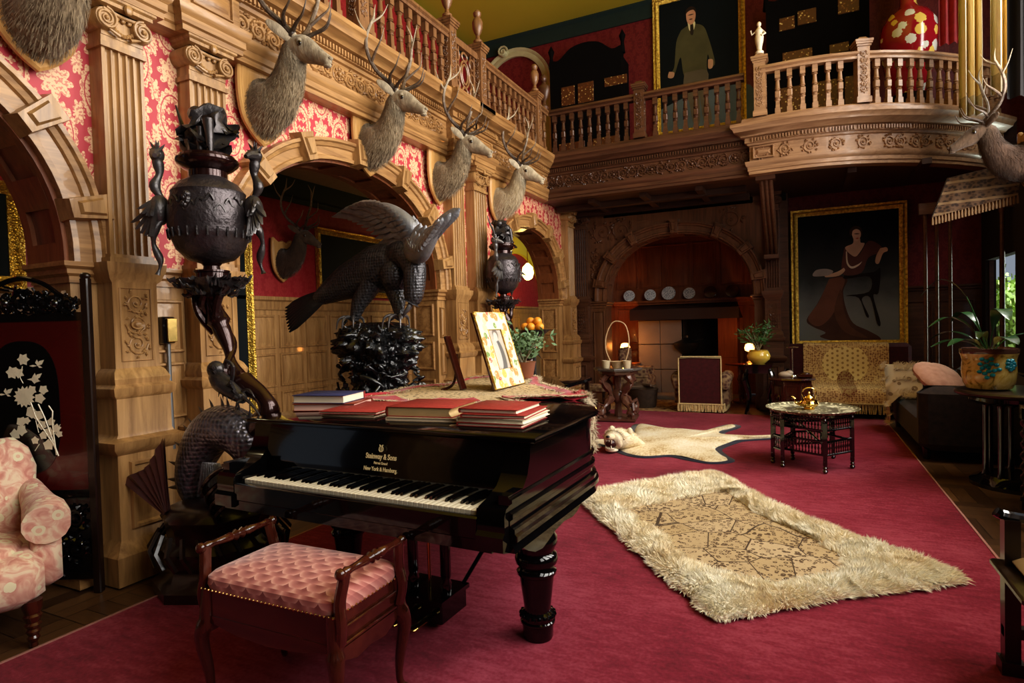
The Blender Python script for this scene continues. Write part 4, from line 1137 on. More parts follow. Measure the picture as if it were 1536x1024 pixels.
B = cr([(-3.75, 3.92, 1.66), (-3.45, 3.98, 1.80), (-3.15, 4.02, 1.90), (-2.93, 4.0, 1.95), (-2.82, 3.93, 1.98), (-2.71, 3.88, 1.88), (-2.685, 3.85, 1.74), (-2.695, 3.84, 1.64), (-2.715, 3.83, 1.59)], 4)
rr = [.05, .15, .20, .17, .125, .095, .085, .075, .05]
RRR = [rr[min(7, int(i / 4))] * (1 - (i / 4) % 1) + rr[min(8, int(i / 4) + 1)] * ((i / 4) % 1) for i in range(len(B))]
m.tube([p - O for p in B], RRR, 16); m.ball(V((-2.93, 3.95, 1.83)) - O, (.13, .14, .15), 14, 10)
for (a, b, c_) in (((-3.18, 3.95, 1.78), (-3.28, 3.90, 1.60), (-3.32, 3.88, 1.47)), ((-2.98, 4.0, 1.74), (-2.90, 3.92, 1.62), (-2.86, 3.88, 1.50))):
    m.tube([V(q) - O for q in (a, b, c_)], [.10, .065, .035], 12)
m.build('body', EAG, eg)
MB().tube([V(q) - O + V((0, -.03, -.04)) for q in cr([(-2.70, 3.86, 1.66), (-2.70, 3.825, 1.60), (-2.735, 3.81, 1.55), (-2.76, 3.82, 1.515)], 4)], [(.030, .026), (.029, .024), (.027, .02), (.026, .02), (.025, .018), (.023, .016), (.020, .015), (.018, .013), (.016, .011), (.012, .009), (.008, .006), (.005, .004), (.002, .002)], 10).build('beak', BRONZE_G, eg)
for s in (-1, 1): MB().ball(V((-2.695 + .05 * s, 3.80, 1.665)) - O, .012, 8, 6).build('eye', plain('eagle_eye', (.3, .2, .06), .2), eg)
for fx, fy in ((-3.32, 3.88), (-2.86, 3.88)):
    m = MB()
    for a in (-2.3, -1.6, -.9, 1.6):
        q = cr([(fx, fy, 1.47), (fx + .06 * cos(a), fy + .06 * sin(a), 1.50), (fx + .12 * cos(a), fy + .12 * sin(a), 1.48), (fx + .14 * cos(a), fy + .14 * sin(a), 1.40)], 3)
        m.tube([V(p) - O for p in q], [.018, .017, .016, .016, .014, .012, .010, .008, .006, .003], 7)
    m.build('talon', BRONZE_G, eg)
def wing(arm, rowsf, name='wing'):
    m = MB(); A = cr(arm, 6); m.tube([p - O for p in A], [.085 - .05 * i / (len(A) - 1) for i in range(len(A))], 12)
    for (L0, L1, w, n, d0, d1, nr, off) in rowsf:
        for k in range(n):
            t = k / (n - 1); i = t * (len(A) - 1); j = min(int(i), len(A) - 2); p = A[j].lerp(A[j + 1], i - j)
            d = V(d0).lerp(V(d1), t); feather(m, p - O + V(nr) * off, d, nr, L0 + (L1 - L0) * t, w)
    return m.build(name, EAGW, eg)
N1 = (.12, -.95, .28)
wing([(-2.72, 3.96, 2.04), (-2.74, 3.90, 2.17), (-2.84, 3.88, 2.28), (-2.97, 3.88, 2.35), (-3.10, 3.9, 2.37)],
     [(.30, .47, .036, 15, (-.95, 0, -.22), (-1, .05, -.02), N1, .035), (.24, .34, .036, 13, (-.82, 0, -.3), (-1, .05, .02), N1, .06), (.15, .22, .032, 13, (-.8, 0, -.2), (-1, .05, .05), N1, .08), (.10, .13, .028, 14, (-.6, 0, -.1), (-1, .05, .08), N1, .095), (.07, .08, .024, 15, (-.4, 0, .0), (-1, .05, .10), N1, .105)])
N2 = (.35, -.9, .15)
wing([(-2.76, 3.93, 2.04), (-2.67, 3.84, 1.96), (-2.56, 3.78, 1.95), (-2.46, 3.74, 2.03), (-2.39, 3.73, 2.11)],
     [(.24, .24, .05, 10, (.10, 0, 1), (.80, 0, .55), N2, .02), (.16, .16, .04, 11, (.05, 0, 1), (.75, 0, .6), N2, .045), (.09, .09, .028, 13, (.0, 0, 1), (.7, 0, .7), N2, .065), (.06, .06, .022, 14, (-.1, 0, 1), (.6, 0, .8), N2, .08), (.06, .06, .022, 14, (-.3, 0, .5), (.4, 0, .2), N2, .085)])
# dark far wing behind the body
wing([(-3.0, 4.15, 2.0), (-3.1, 4.3, 2.1), (-3.25, 4.4, 2.1), (-3.4, 4.45, 2.05)],
     [(.35, .45, .07, 9, (-.2, 0, -1), (-.6, 0, -.7), (.3, -.9, 0), .0), (.3, .3, .06, 9, (-.3, 0, -.8), (-.8, 0, -.4), (.3, -.9, 0), .05)])
m = MB()
for k in range(9):
    t = (k - 4) / 4; feather(m, V((-3.6, 3.92, 1.74)) - O + V((0, 0, -.02 * abs(t))), (-.95, -.2 + .1 * t, -.45 + .28 * t), (.2, -.9, .35), .52, .05)
m.build('tail', plain('tail_bronze', (.02, .02, .022), .4, metal=.4, bump=.4), eg)
# gnarled stand
rk = thing('rock_stand', 'gnarled black lacquered stand like twisted roots under the bronze eagle', 'stand', (-3.14, 3.97, 0))
m = MB()
pr = [(.0, .78), (.22, .78), (.25, .90), (.24, 1.0), (.29, 1.1), (.34, 1.18), (.36, 1.28), (.33, 1.36), (.26, 1.42), (.12, 1.45), (0, 1.45)]
pr = [(p.x, p.y) for p in cr(pr, 7)]
def knob(a, h):
    p = V((cos(a) * 2.2, sin(a) * 2.2, h * 7)); v = 1 - min(1, mnoise.voronoi(p * 1.5)[0][0] * 1.5); w = 1 - min(1, mnoise.voronoi(p * 4 + V((3, 1, 2)))[0][0] * 1.6)
    return .74 + .36 * v + .14 * w + .08 * mnoise.noise(p * 9)
m.lathe(pr, n=150, fn=knob)
rn = random.Random(8)
for _ in range(90):
    a = rn.uniform(0, 2 * pi); z = rn.uniform(.8, 1.42); r_ = .27 + .05 * sin(z * 9)
    P = [(r_ * cos(a), r_ * sin(a), z)]
    for k in range(3): a += rn.uniform(-.25, .25); P.append(((r_ + rn.uniform(0, .07)) * cos(a), (r_ + rn.uniform(0, .07)) * sin(a), P[-1][2] + rn.uniform(-.06, .06)))
    m.tube(cr(P, 3), rn.uniform(.008, .02), 6)
m.build('root_carving', plain('gnarled_lacquer', (.010, .010, .011), .16, coat=.8, bump=1.0, bs=60, var=.5), rk, ang=60)
m = MB(); m.lathe([(.30, 0), (.30, .05), (.24, .08), (.20, .15), (.20, .62), (.26, .68), (.28, .74), (.27, .80), (0, .80)], n=8); m.build('pedestal', DARKW, rk)

# ================================================================= bronze urns on dragon stands
SCALE = scaly('fish_scale_bronze', (.14, .13, .145), 38, .6, .28)
def urn(label):
    r = thing('bronze_urn', label, 'urn', (-2.99, 2.32, 0), 0, 'tall bronze dragon urns against the arcade piers')
    m = MB(); m.lathe([(.36, 0), (.36, .05), (.32, .08), (.30, .14), (.33, .18), (.33, .24), (.28, .28), (.29, .36), (.31, .40), (.28, .44), (.18, .47), (0, .47)], n=8)
    rn = random.Random(5)
    for k in range(24):
        a = k * 2 * pi / 24; m.tube([(.31 * cos(a), .31 * sin(a), .33), (.36 * cos(a + .1), .36 * sin(a + .1), .25), (.34 * cos(a + .2), .34 * sin(a + .2), .17)], .014, 5)
    m.build('plinth', DARKW, r)
    # carp with arched body and upright tail fin
    m = MB(); P = cr([(-.16, -.05, .46), (-.17, -.05, .58), (-.10, -.04, .74), (.02, -.03, .86), (.16, -.02, .86), (.26, 0, .76), (.28, 0, .62), (.20, 0, .50)], 5)
    n = len(P); m.tube(P, [.05 + .075 * sin(pi * min(1, i / (n - 1) * .95 + .05)) for i in range(n)], 16)
    m.build('carp_body', SCALE, r)
    m = MB()
    for k in range(16):
        i = 3 + k * (n - 8) // 16; p = P[i]; c = V((.05, -.03, .55)); d = (p - c).normalized()
        m.tube([p + d * .09, p + d * .14 + V((-.015, 0, 0)), p + d * .17 + V((-.03, 0, 0))], [.018, .010, .001], 6, flat=.5)
    m.build('dorsal_fin', BRONZE_G, r); m = MB()
    for k in range(9):
        a = -1.9 + k * .16; feather(m, (.05 + .015 * k, -.14, .70), (cos(a) * .5 + .1, -.15, sin(a)), (0, -1, 0), .17 + .02 * (k % 3), .013, .0)
    m.build('pectoral_fin', BRONZE_G, r)
    m = MB(); rows = []
    for k in range(13):
        a = 1.60 + k * .095; L = .44 - .12 * sin(pi * k / 12); b = V((-.12, -.22, .40))
        rows.append([b + V((cos(a) * l, -.02 + .012 * (k % 2), sin(a) * l)) for l in (.04, .15, .26, L)])
    m.grid(rows); m.grid([[p + V((0, .012, 0)) for p in q] for q in rows], flip=True); m.build('carp_tail', plain('tail_fin_bronze', (.14, .06, .055), .35, metal=.3, bump=.4, bs=30), r)
    m = MB(); P = cr([(.10, -.10, .50), (.13, -.20, .58), (.22, -.22, .66), (.30, -.15, .72)], 5)
    for k in range(4): m.tube([p + V((.03 * k, 0, -.05 * k)) for p in P], [.03 - .001 * i for i in range(len(P))], 8, flat=.6)
    m.build('wave_scrolls', BRONZE_RED, r)
    # dragon trunk
    m = MB(); P = cr([(.26, 0, .84), (.40, 0, .96), (.36, -.01, 1.06), (.24, -.03, 1.13), (.16, -.02, 1.22), (.10, 0, 1.34), (.04, 0, 1.46), (.0, 0, 1.56), (0, 0, 1.66)], 5); n = len(P)
    m.tube(P, [.055 + .012 * sin(i * .5) - (.018 if 15 < i < 30 else 0) for i in range(n)], 14)
    m.tube([p + V((-.02 + .03 * sin(i * .35), -.05 * cos(i * .35), 0)) for i, p in enumerate(P)], .022, 8)
    m.tube(cr([(.0, 0, 1.40), (-.05, -.05, 1.5), (-.08, -.05, 1.60), (-.12, 0, 1.66)], 5), .022, 8); m.tube(cr([(.03, 0, 1.40), (.07, -.04, 1.5), (.09, -.03, 1.6), (.13, 0, 1.66)], 5), .022, 8)
    m.build('dragon_trunk', BRONZE_RED, r)
    m = MB(); m.tube(cr([(.10, -.05, 1.20), (.14, -.10, 1.16), (.24, -.11, 1.10), (.34, -.10, 1.04)], 4), [.03, .034, .038, .042, .046, .05, .052, .05, .046, .042, .036, .03, .02], 10)
    m.ball((.13, -.10, 1.20), (.05, .045, .05), 10, 8)
    for k in range(18):
        a = k * .6; p = V((.12 + k * .013, -.11, 1.18 - k * .008)); m.tube([p, p + V((.01 * cos(a), -.03, .045 * sin(a) + .02)), p + V((.04 * cos(a), -.03, .075 * sin(a)))], [.011, .008, .001], 5)
    m.tube(cr([(.26, -.11, 1.14), (.30, -.13, 1.22), (.25, -.13, 1.25), (.24, -.12, 1.21)], 4), .010, 6)
    m.tube(cr([(.34, -.11, 1.06), (.42, -.12, 1.02), (.48, -.12, .96)], 4), [.010, .01, .009, .008, .007, .006, .005, .003, .001], 6)
    m.tube(cr([(.34, -.11, 1.09), (.40, -.12, 1.10), (.44, -.12, 1.06)], 4), [.010, .01, .009, .008, .007, .006, .005, .003, .001], 6)
    m.build('dragon_head', BRONZE, r)
    # leafy collar
    m = MB(); m.lathe([(.05, 1.60), (.10, 1.63), (.155, 1.675), (.17, 1.70), (.13, 1.705), (.09, 1.70)], n=32, fn=lambda a, h: 1 + .10 * sin(5 * a) + .06 * sin(13 * a)); 
    rn = random.Random(6)
    for k in range(90):
        a = rn.uniform(0, 2 * pi); z = rn.choice((1.62, 1.66, 1.70)); rr_ = {1.62: .10, 1.66: .14, 1.70: .165}[z] * (1 + .1 * sin(5 * a)); 
        p = V((rr_ * cos(a), rr_ * sin(a), z)); d = V((cos(a), sin(a), rn.uniform(-.6, .3)))
        m.tube([p, p + d * .03, p + d * .045 + V((0, 0, .02))], [.012, .008, .002], 5)
    m.rough(.008, 25, 2); m.build('leaf_collar', BRONZE, r)
    m = MB(); m.lathe([(.085, 1.70), (.085, 1.735), (.093, 1.74), (.093, 1.75), (.045, 1.755), (.042, 1.775), (.055, 1.79), (.06, 1.80)], n=28); m.build('foot', BRONZE_RED, r)
    m = MB(); m.lathe([(.055, 1.79), (.12, 1.81), (.175, 1.865), (.203, 1.94), (.210, 1.96), (.207, 1.975), (.213, 1.99), (.210, 2.09), (.19, 2.17), (.193, 2.18), (.155, 2.23), (.11, 2.255), (.10, 2.265)], n=48, cap=False)
    bowl = m.build('bowl', plain('embossed_bronze', (.075, .062, .065), .30, metal=.55, bump=.9, bs=45, var=.5), r)
    m = MB(); rn = random.Random(12)
    for k in range(14):   # relief dragon and clouds
        a0 = -1.9 + k * .27; z0 = 2.17 + .03 * sin(k * 2.1)
        m.tube(cr([(.206 * cos(a0 + .09 * j), .206 * sin(a0 + .09 * j), z0 - .07 - abs(z0 - 2.16) * .2 + .022 * sin(j * 2 + k)) for j in range(4)], 3), .008, 6)
    a = -1.25
    for k in range(9): m.ball((.202 * cos(a + .07 * cos(k)), .202 * sin(a + .07 * cos(k)), 2.11 + .03 * sin(k * 1.4)), .018, 7, 5)
    for k in range(26): a = k * 2 * pi / 26; m.tube([(.213 * cos(a), .213 * sin(a), 1.97), (.206 * cos(a), .206 * sin(a), 1.92)], .006, 5)
    m.build('relief', BRONZE, bowl)
    m = MB(); m.lathe([(.10, 2.25), (.10, 2.30), (.13, 2.315), (.158, 2.34), (.163, 2.352), (.161, 2.365), (.145, 2.372), (.142, 2.385), (.12, 2.395), (0, 2.40)], n=40); m.build('lid', BRONZE_RED, r)
    m = MB(); m.ball((0, 0, 2.52), (.11, .10, .08), 20, 14); m.ball((-.03, 0, 2.62), (.085, .08, .08), 18, 12); m.ball((.06, .02, 2.61), (.07, .06, .05), 16, 10); m.rough(.085, 13, 4, oc=4)
    m.ball((-.05, -.02, 2.70), (.05, .045, .045), 12, 8)
    m.tube(cr([(-.06, -.05, 2.48), (-.13, -.05, 2.53), (-.15, -.03, 2.62), (-.19, -.02, 2.70), (-.22, -.02, 2.78)], 5), [.026 - .0011 * i for i in range(21)], 8)
    m.tube([(.08, -.05, 2.64), (.10, -.06, 2.52), (.10, -.06, 2.46)], [.03, .02, .018], 7); m.tube([(.04, -.07, 2.60), (.05, -.08, 2.47)], .02, 7)
    m.xf(Matrix.Translation((0, 0, -.075)) @ Matrix.Scale(1.0, 4)); m.build('beast_finial', BRONZE, r, ang=60)
    for s in (-1, 1):
        HA = R(30 if s < 0 else 38)
        q = lambda a, b, c: (s * a * .90 * cos(HA) - (b - .03) * sin(HA), s * a * .90 * sin(HA) + (b - .03) * cos(HA), 1.73 + (c - 1.76) * .93)
        m = MB(); P = cr([q(.285, 0, 2.44), q(.275, 0, 2.36), q(.30, -.01, 2.28), q(.26, 0, 2.20), q(.23, -.02, 2.12), q(.29, -.04, 2.03), q(.315, -.02, 1.94), q(.29, 0, 1.84), q(.31, 0, 1.76)], 5)
        m.tube(P, [.024 + .006 * sin(i * .8) - .012 * (i / 40) ** 2 for i in range(len(P))], 10)
        m.ball(q(.285, 0, 2.47), (.035, .04, .045), 10, 8); m.ball(q(.27, -.02, 2.14), (.05, .055, .085), 12, 9); m.ball(q(.29, 0, 2.47), (.04, .03, .03), 10, 8); m.tube([q(.285, -.02, 2.47), q(.265, -.06, 2.46), q(.25, -.09, 2.44)], [.03, .022, .012], 8)
        for k in range(10):
            a = k * .7; p = V(q(.285, 0, 2.48)); d = V((.6 * cos(a), .3 * sin(a * 2), .8 * abs(sin(a)) + .1)); m.tube([p, p + d * .05, p + d * .08], [.012, .008, .001], 5)
        m.build('dragon_handle', BRONZE_G if s < 0 else BRONZE, r)  # left handle in lighter bronze, so its lit look is in the colour
        m = MB()
        for k in range(9):
            a = .9 + k * .33; feather(m, q(.27, -.04, 2.18), (s * (.35 * cos(a) + .35), -.25, -sin(a * .6) * 1.0 + .15), (s * .3, -1, 0), .20, .020, .1)
        for k in range(7): a = .9 + k * .4; feather(m, q(.28, -.05, 2.20), (s * (.25 * cos(a) + .15), -.3, -sin(a * .6) * 1.0 + .25), (s * .3, -1, 0), .11, .018, .1)
        m.build('dragon_wing', BRONZE_G, r)
    return r
u1 = urn('tall bronze dragon urn on a carp stand at the left end of the piano')
u2 = dup(u1, 'matching bronze dragon urn in the distance between the large arch and the small arch', (-3.27, 6.55, 0), R(62))
# ================================================================= rugs
def ring_pts(pts, n=6): return [(p.x, p.y) for p in cr(pts + [pts[0]], n)[:-1]]
WOOL = None
t = T('cream_wool'); a = t.noise(3.5, 4); b = t.noise(45, 3)
WOOL = t.set(t.ramp(a * .7 + b * .4, [(.32, (.62, .44, .22)), (.47, (.96, .84, .60)), (.68, (1, .96, .82))]), .95, sheen=.6)
rug = thing('fur_rug', 'shaggy cream wool rug with a spotted pelt centre, lying askew on the crimson carpet', 'fur rug', (-.50, 4.15, 0))
ro = [(-1.67, 4.53), (-1.28, 5.06), (-.85, 5.56), (-.62, 5.45), (-.25, 4.86), (.20, 4.32), (.72, 3.86), (.55, 3.62), (.12, 3.30), (-.33, 2.90), (-.52, 3.05), (-1.0, 3.66)]
ri = [(-1.22, 4.27), (-.93, 4.62), (-.62, 5.00), (-.50, 4.90), (-.31, 4.55), (-.06, 4.26), (.13, 3.99), (.21, 3.76), (.14, 3.55), (-.18, 3.33), (-.58, 3.46), (-.80, 3.82)]
n_ = 8; RO = [(x + .50, y - 4.15) for x, y in ring_pts(ro, n_)]; RI = [(x + .50, y - 4.15) for x, y in ring_pts(ri, n_)]
def wz(x, y, k): return .035 * sin(pi * min(1, max(0, k))) * (1 + .5 * mnoise.noise(V((x * 5, y * 5, 3))))
m = MB(); rows = []
for j in range(9):
    k = j / 8; rows.append([(a[0] + (b[0] - a[0]) * k + .02 * mnoise.noise(V((a[0] * 6, a[1] * 6, k))), a[1] + (b[1] - a[1]) * k, .012 + wz(a[0] + k, a[1], k)) for a, b in zip(RO, RI)])
m.grid(rows, cv=True, flip=False)
rn = random.Random(3)
def sp(q):
    i = q.randrange(len(RO)); f = q.random(); k = q.random() * 1.04 - .02
    a, b, c, d = V(RO[i]), V(RO[(i + 1) % len(RO)]), V(RI[i]), V(RI[(i + 1) % len(RO)])
    p = a.lerp(b, f).lerp(c.lerp(d, f), k); o = p.normalized() * (1 if k < .5 else -.6); 
    cl = V((mnoise.noise(V((p.x * 7, p.y * 7, 0))), mnoise.noise(V((p.x * 7, p.y * 7, 5))), 0)) * 1.5
    return (p.x, p.y, .010 + wz(a.x + k, a.y, k)), V((o.x * (.9 - k) + cl.x, o.y * (.9 - k) + cl.y, .75))
blades(m, sp, .045, .0032, 80000, rn, up=.8, curl=.3)
m.build('wool_border', WOOL, rug, ang=180)
PELT = None
t = T('leopard_pelt'); v1 = t.vor(32, rnd=.9); n = t.noise(6, 4); h = t.noise(90, 3); pt = t.vor(3.4, out='Color'); hs = t.N('SeparateColor'); t.nt.links.new(pt.k, hs.inputs[0]); q = X(t, hs.outputs[0])
rose = ((v1 - .30).abs() < .10 + (n - .5) * .5) * (q > -.1)
seam = t.vor(3.4, feature='DISTANCE_TO_EDGE') < .012
c = t.mix(q, (.52, .38, .20), (.62, .48, .30)); c = t.mix(n, t.mix(h, c, (.30, .20, .10)), c); c = t.mix(rose * .9, c, (.075, .035, .014)); c = t.mix(seam, c, (.07, .04, .02)); t.bump(h - seam, .6, .006)
PELT = t.set(c, .9)
m = MB(); rows = [[(x * k, y * k, .022 + .008 * mnoise.noise(V((x * k * 6, y * k * 6, 2)))) for x, y in RI] for k in (1.1, .9, .7, .5, .3, .1)]
m.grid(rows, cv=True, flip=False); m.f.append(tuple(5 * len(RI) + i for i in range(len(RI))))
m.build('spotted_pelt', PELT, rug)
NAVY = fabric('navy_felt', (.008, .008, .022), (.02, .02, .05), 30, .4)
br = thing('animal_skin_rug', 'cream big cat skin rug with snarling head and navy felt edge', 'skin rug', (-1.25, 6.95, 0))
bp = [(-1.86, 6.42), (-2.02, 6.56), (-2.32, 6.72), (-2.10, 6.80), (-1.93, 6.86), (-1.86, 7.2), (-1.96, 7.62), (-2.0, 8.02), (-1.84, 7.95), (-1.62, 7.78), (-1.40, 7.80), (-1.11, 7.74), (-1.0, 7.98), (-.86, 8.32), (-.80, 8.2), (-.94, 7.75), (-.84, 7.56), (-.55, 7.58), (-.22, 7.70), (-.24, 7.62), (-.62, 7.36), (-.74, 7.16), (-.86, 6.74), (-.76, 6.40), (-.68, 6.22), (-.82, 6.10), (-1.0, 6.16), (-1.26, 6.28), (-1.48, 6.14), (-1.66, 6.20)]
BPO = [(x + 1.25, y - 6.95) for x, y in ring_pts(bp, 4)]
def off(pl, d):
    o = []; n = len(pl)
    for i in range(n):
        a, b, c = V(pl[i - 1]), V(pl[i]), V(pl[(i + 1) % n]); t_ = (c - a)
        if t_.length < 1e-6: o.append(tuple(b)); continue
        t_.normalize(); o.append((b.x - t_.y * d, b.y + t_.x * d))
    return o
m = MB(); F_ = off(BPO, .07); L_ = len(F_); m.grid([[(x, y, 0.001) for x, y in F_], [(x, y, .007) for x, y in F_], [(x * .5, y * .5, .008) for x, y in BPO]], cv=True); m.build('felt_backing', NAVY, br, ang=180)
m = MB(); rows = [[(x * k, y * k, z + .016 * (1 - k) + .012 * mnoise.noise(V((x * k * 3, y * k * 3, 7)))) for x, y in BPO] for k, z in ((1, .010), (.97, .026), (.85, .03), (.65, .035), (.45, .04), (.25, .045), (.08, .05))]
m.grid(rows, cv=True); m.f.append(tuple(6 * L_ + i for i in range(L_)))
SKIN = T('pale_skin_rug'); a = SKIN.noise(2.2, 4); b = SKIN.noise(50, 3, SKIN.scl(SKIN.obj(), (1, .4, 1))); SKIN.bump(b, .5, .005); SKIN = SKIN.set(SKIN.ramp(a * .7 + b * .35, [(.36, (.50, .32, .13)), (.50, (.80, .68, .46)), (.7, (.95, .90, .77))]), .9)
m.build('pelt', SKIN, br, ang=180)
# snarling head
H0 = V((-.58, -.66, 0)); m = MB(); HF = V((-.30, -.95, 0)).normalized(); HS = V((HF.y, -HF.x, 0))
hp = lambda f, s_, z: H0 + HF * f + HS * s_ + V((0, 0, z))
P = cr([hp(-.36, 0, .03), hp(-.22, 0, .09), hp(-.08, 0, .13), hp(.02, 0, .145), hp(.09, 0, .155)], 4)
m.tube(P, [(.05 + .06 * min(1, i / 7) - (.05 if i > 13 else 0), .15 - (.06 * max(0, i - 10) / 6)) for i in range(len(P))], 18, up=(0, 0, 1))
m.ball(hp(.10, 0, .175), (.055, .055, .035), 12, 8); m.ball(hp(.08, 0, .035), (.07, .07, .024), 12, 6)
for s in (-1, 1):
    m.ball(hp(-.10, .115 * s, .22), (.032, .032, .04), 8, 6); m.ball(hp(.05, .075 * s, .12), (.04, .04, .06), 10, 8)
def sp(q):
    i = q.randrange(3, len(P) - 3); c = P[i]; a = q.uniform(-.1, pi + .1); d = HS * cos(a) + V((0, 0, sin(a))); return c + HS * cos(a) * .12 + V((0, 0, sin(a) * .09)), d
blades(m, sp, .04, .003, 2200, rn, up=.45, curl=.5, lay=(.25, .5)); m.build('head', SKIN, br, ang=180)
m = MB(); m.ball(hp(.095, 0, .105), (.062, .062, .055), 14, 10); m.build('open_mouth', plain('mouth_interior', (.045, .008, .008), .3), br)
m = MB()
for sx_, zz, d in ((-.038, .15, -1), (.038, .15, -1), (-.034, .062, 1), (.034, .062, 1), (-.014, .148, -.5), (.014, .148, -.5), (-.012, .062, .45), (.012, .062, .45)):
    b_ = hp(.155 - abs(sx_) * .4, sx_, zz); m.tube([b_, b_ + V((0, 0, .02 * d)), b_ + V((0, 0, .040 * d))], [.009, .006, .001], 6)
m.tube([hp(.15 - x * x * 12, x, .056) for x in seg(-.055, .055, 8)], .011, 6)
m.build('teeth', IV, br)
MB().ball(hp(.15, 0, .185), (.024, .02, .014), 10, 6).build('nose', plain('black_nose', (.01, .008, .008), .3), br)
for s in (-1, 1): MB().ball(hp(.035, .055 * s, .205), .014, 8, 6).build('eye', plain('glass_eye', (0, 0, 0)), br)
hr = thing('hearth_rug', 'small brown patterned rug between the fireplace and the carpet', 'rug', (-2.35, 10.0, -.012))
m = MB().bb(-.75, .95, -.62, .75, 0, .012); PER = T('patterned_rug'); v = PER.vor(14); n = PER.noise(8, 3); m.build('weave', PER.set(PER.ramp(v + n * .4, [(.3, (.05, .012, .008)), (.5, (.30, .15, .06)), (.8, (.42, .27, .12))], 'CONSTANT'), .9), hr)

# ================================================================= tray table and teapot
tt = thing('tray_table', 'round engraved brass tray table on a folding black lattice stand', 'table', (.07, 6.33, 0))
def tray_m():
    t = T('engraved_tray_brass'); u = t.uvw(); r = hyp(u[0], u[1]); th = u[0].atan2(u[1])
    v = t.vor(30); w = ((r * 42).sin() * .5 + .5); pet = ((th * 12).sin() * .5 + .5)
    f = ((v < .35) * .7 + w * .25 + pet * (r > .26) * (r < .33) * .4)
    ring_ = (r > .17) * (r < .225); c = t.ramp(f, [(.1, (.16, .14, .08)), (.5, (.80, .76, .55))]); c = t.mix(ring_ * .8, c, (.05, .03, .02))
    t.bump(f, .4, .003); return t.set(c, .5, metal=.15)
m = MB(); m.lathe([(0, .515), (.27, .515), (.37, .522), (.40, .54), (.405, .545), (.402, .55), (.37, .532), (.27, .524), (0, .524)], n=56); m.build('tray', tray_m(), tt)
LP = [(-.34, -.06), (-.25, -.20), (.10, -.34), (.33, -.05), (-.17, .14), (.19, .33)]
for x, y in LP:
    m = MB(); m.box((x, y, .28), (.034, .034, .34)); m.lathe([(.0, 0), (.016, .003), (.024, .02), (.014, .035), (.02, .05), (.013, .06), (.02, .075), (.017, .11)], (x, y, 0), 12); m.lathe([(.017, .45), (.014, .46), (.02, .475), (.013, .49), (.02, .50), (.02, .515)], (x, y, 0), 12); m.build('leg', EBONY, tt)
def lattice(a, b):
    m = MB(); A, B_ = V((*a, 0)), V((*b, 0)); d = B_ - A; up = V((0, 0, 1))
    for z in (.16, .28, .38, .48): m.tube([A + up * z, B_ + up * z], .011, 6)
    m.tube([A + d * .05 + up * .16, A + d * .05 + up * .48], .008, 6); m.tube([A + d * .95 + up * .16, A + d * .95 + up * .48], .008, 6)
    k = max(2, int(d.length / .03))
    for i in range(1, k):
        p = A + d * i / k
        for z0, z1 in ((.16, .28), (.38, .48)):
            m.lathe([(.003, z0), (.008, z0 + .02), (.004, z0 + .035), (.010, (z0 + z1) / 2), (.004, z1 - .035), (.008, z1 - .02), (.003, z1)], p, 6, cap=False)
    m.build('lattice_panel', EBONY, tt)
lattice(LP[0], LP[1]); lattice(LP[2], LP[3]); lattice(LP[4], LP[5]); lattice(LP[1], LP[4]); lattice(LP[2], LP[0])
m = MB(); m.tube([(LP[1][0], LP[1][1], .42), (LP[3][0], LP[3][1], .26)], .011, 6); m.tube([(LP[4][0], LP[4][1], .44), (LP[2][0], LP[2][1], .24)], .011, 6); m.build('folding_strut', EBONY, tt)
tp = thing('teapot', 'shiny brass teapot with arched handle in the middle of the engraved tray', 'teapot', (.05, 6.33, .5245))
SHB = plain('polished_brass', (.90, .62, .20), .12, metal=1, var=.05)
MB().lathe([(.045, 0), (.05, .008), (.04, .016), (.07, .035), (.085, .06), (.075, .085), (.045, .10), (.03, .105), (.04, .11)], n=24).build('body', SHB, tp)
MB().lathe([(.04, .109), (.035, .12), (.02, .135), (.006, .145), (.012, .155), (.005, .168), (0, .17)], n=16).build('lid', SHB, tp)
MB().tube(cr([(-.065, 0, .045), (-.11, 0, .06), (-.12, 0, .10), (-.15, 0, .125)], 4), [.018 - .001 * i for i in range(13)], 8).build('spout', SHB, tp)
MB().tube(cr([(-.04, 0, .10), (-.06, 0, .16), (-.03, 0, .20), (.02, 0, .205), (.06, 0, .17), (.045, 0, .10)], 5), .006, 7).build('handle', SHB, tp)

# ================================================================= red velvet chair seen from behind
GIMP = plain('gold_braid', (.75, .56, .28), .7, bump=.8, bs=120, var=.4); REDV = fabric('dark_red_velvet', (.045, .002, .004), (.075, .004, .007), 20, .2, .8, .1); TAPE = fabric('tapestry_cloth', (.10, .04, .03), (.30, .20, .11), 18, .4, .9, 0, True)
rc = thing('armchair', 'crimson velvet armchair seen from behind, edged with gold braid and a deep fringe', 'armchair', (-1.41, 9.40, 0))
m = MB(); m.bb(-.31, .31, 0, .12, .10, .83, bev=.02); m.build('backrest', REDV, rc)
m = MB(); m.bb(-.30, .30, .10, .72, .12, .42, bev=.03); m.build('seat', REDV, rc)
for s in (-1, 1):
    m = MB(); m.tube(cr([(s * .34, .10, .36), (s * .36, .12, .50), (s * .36, .4, .53), (s * .35, .68, .50)], 4), [.07, .075, .085, .09, .095, .095, .09, .085, .085, .085, .08, .08, .07], 12); m.bb(s * .28, s * .40, .12, .70, .12, .46); m.build('armrest', TAPE, rc)
m = MB()
for P in ([(-.31, -.005, .12), (-.31, -.005, .825), (.31, -.005, .825), (.31, -.005, .12)], [(-.30, .12, .835), (.30, .12, .835)]): m.tube(P, .013, 8)
m.build('braid_edging', GIMP, rc)
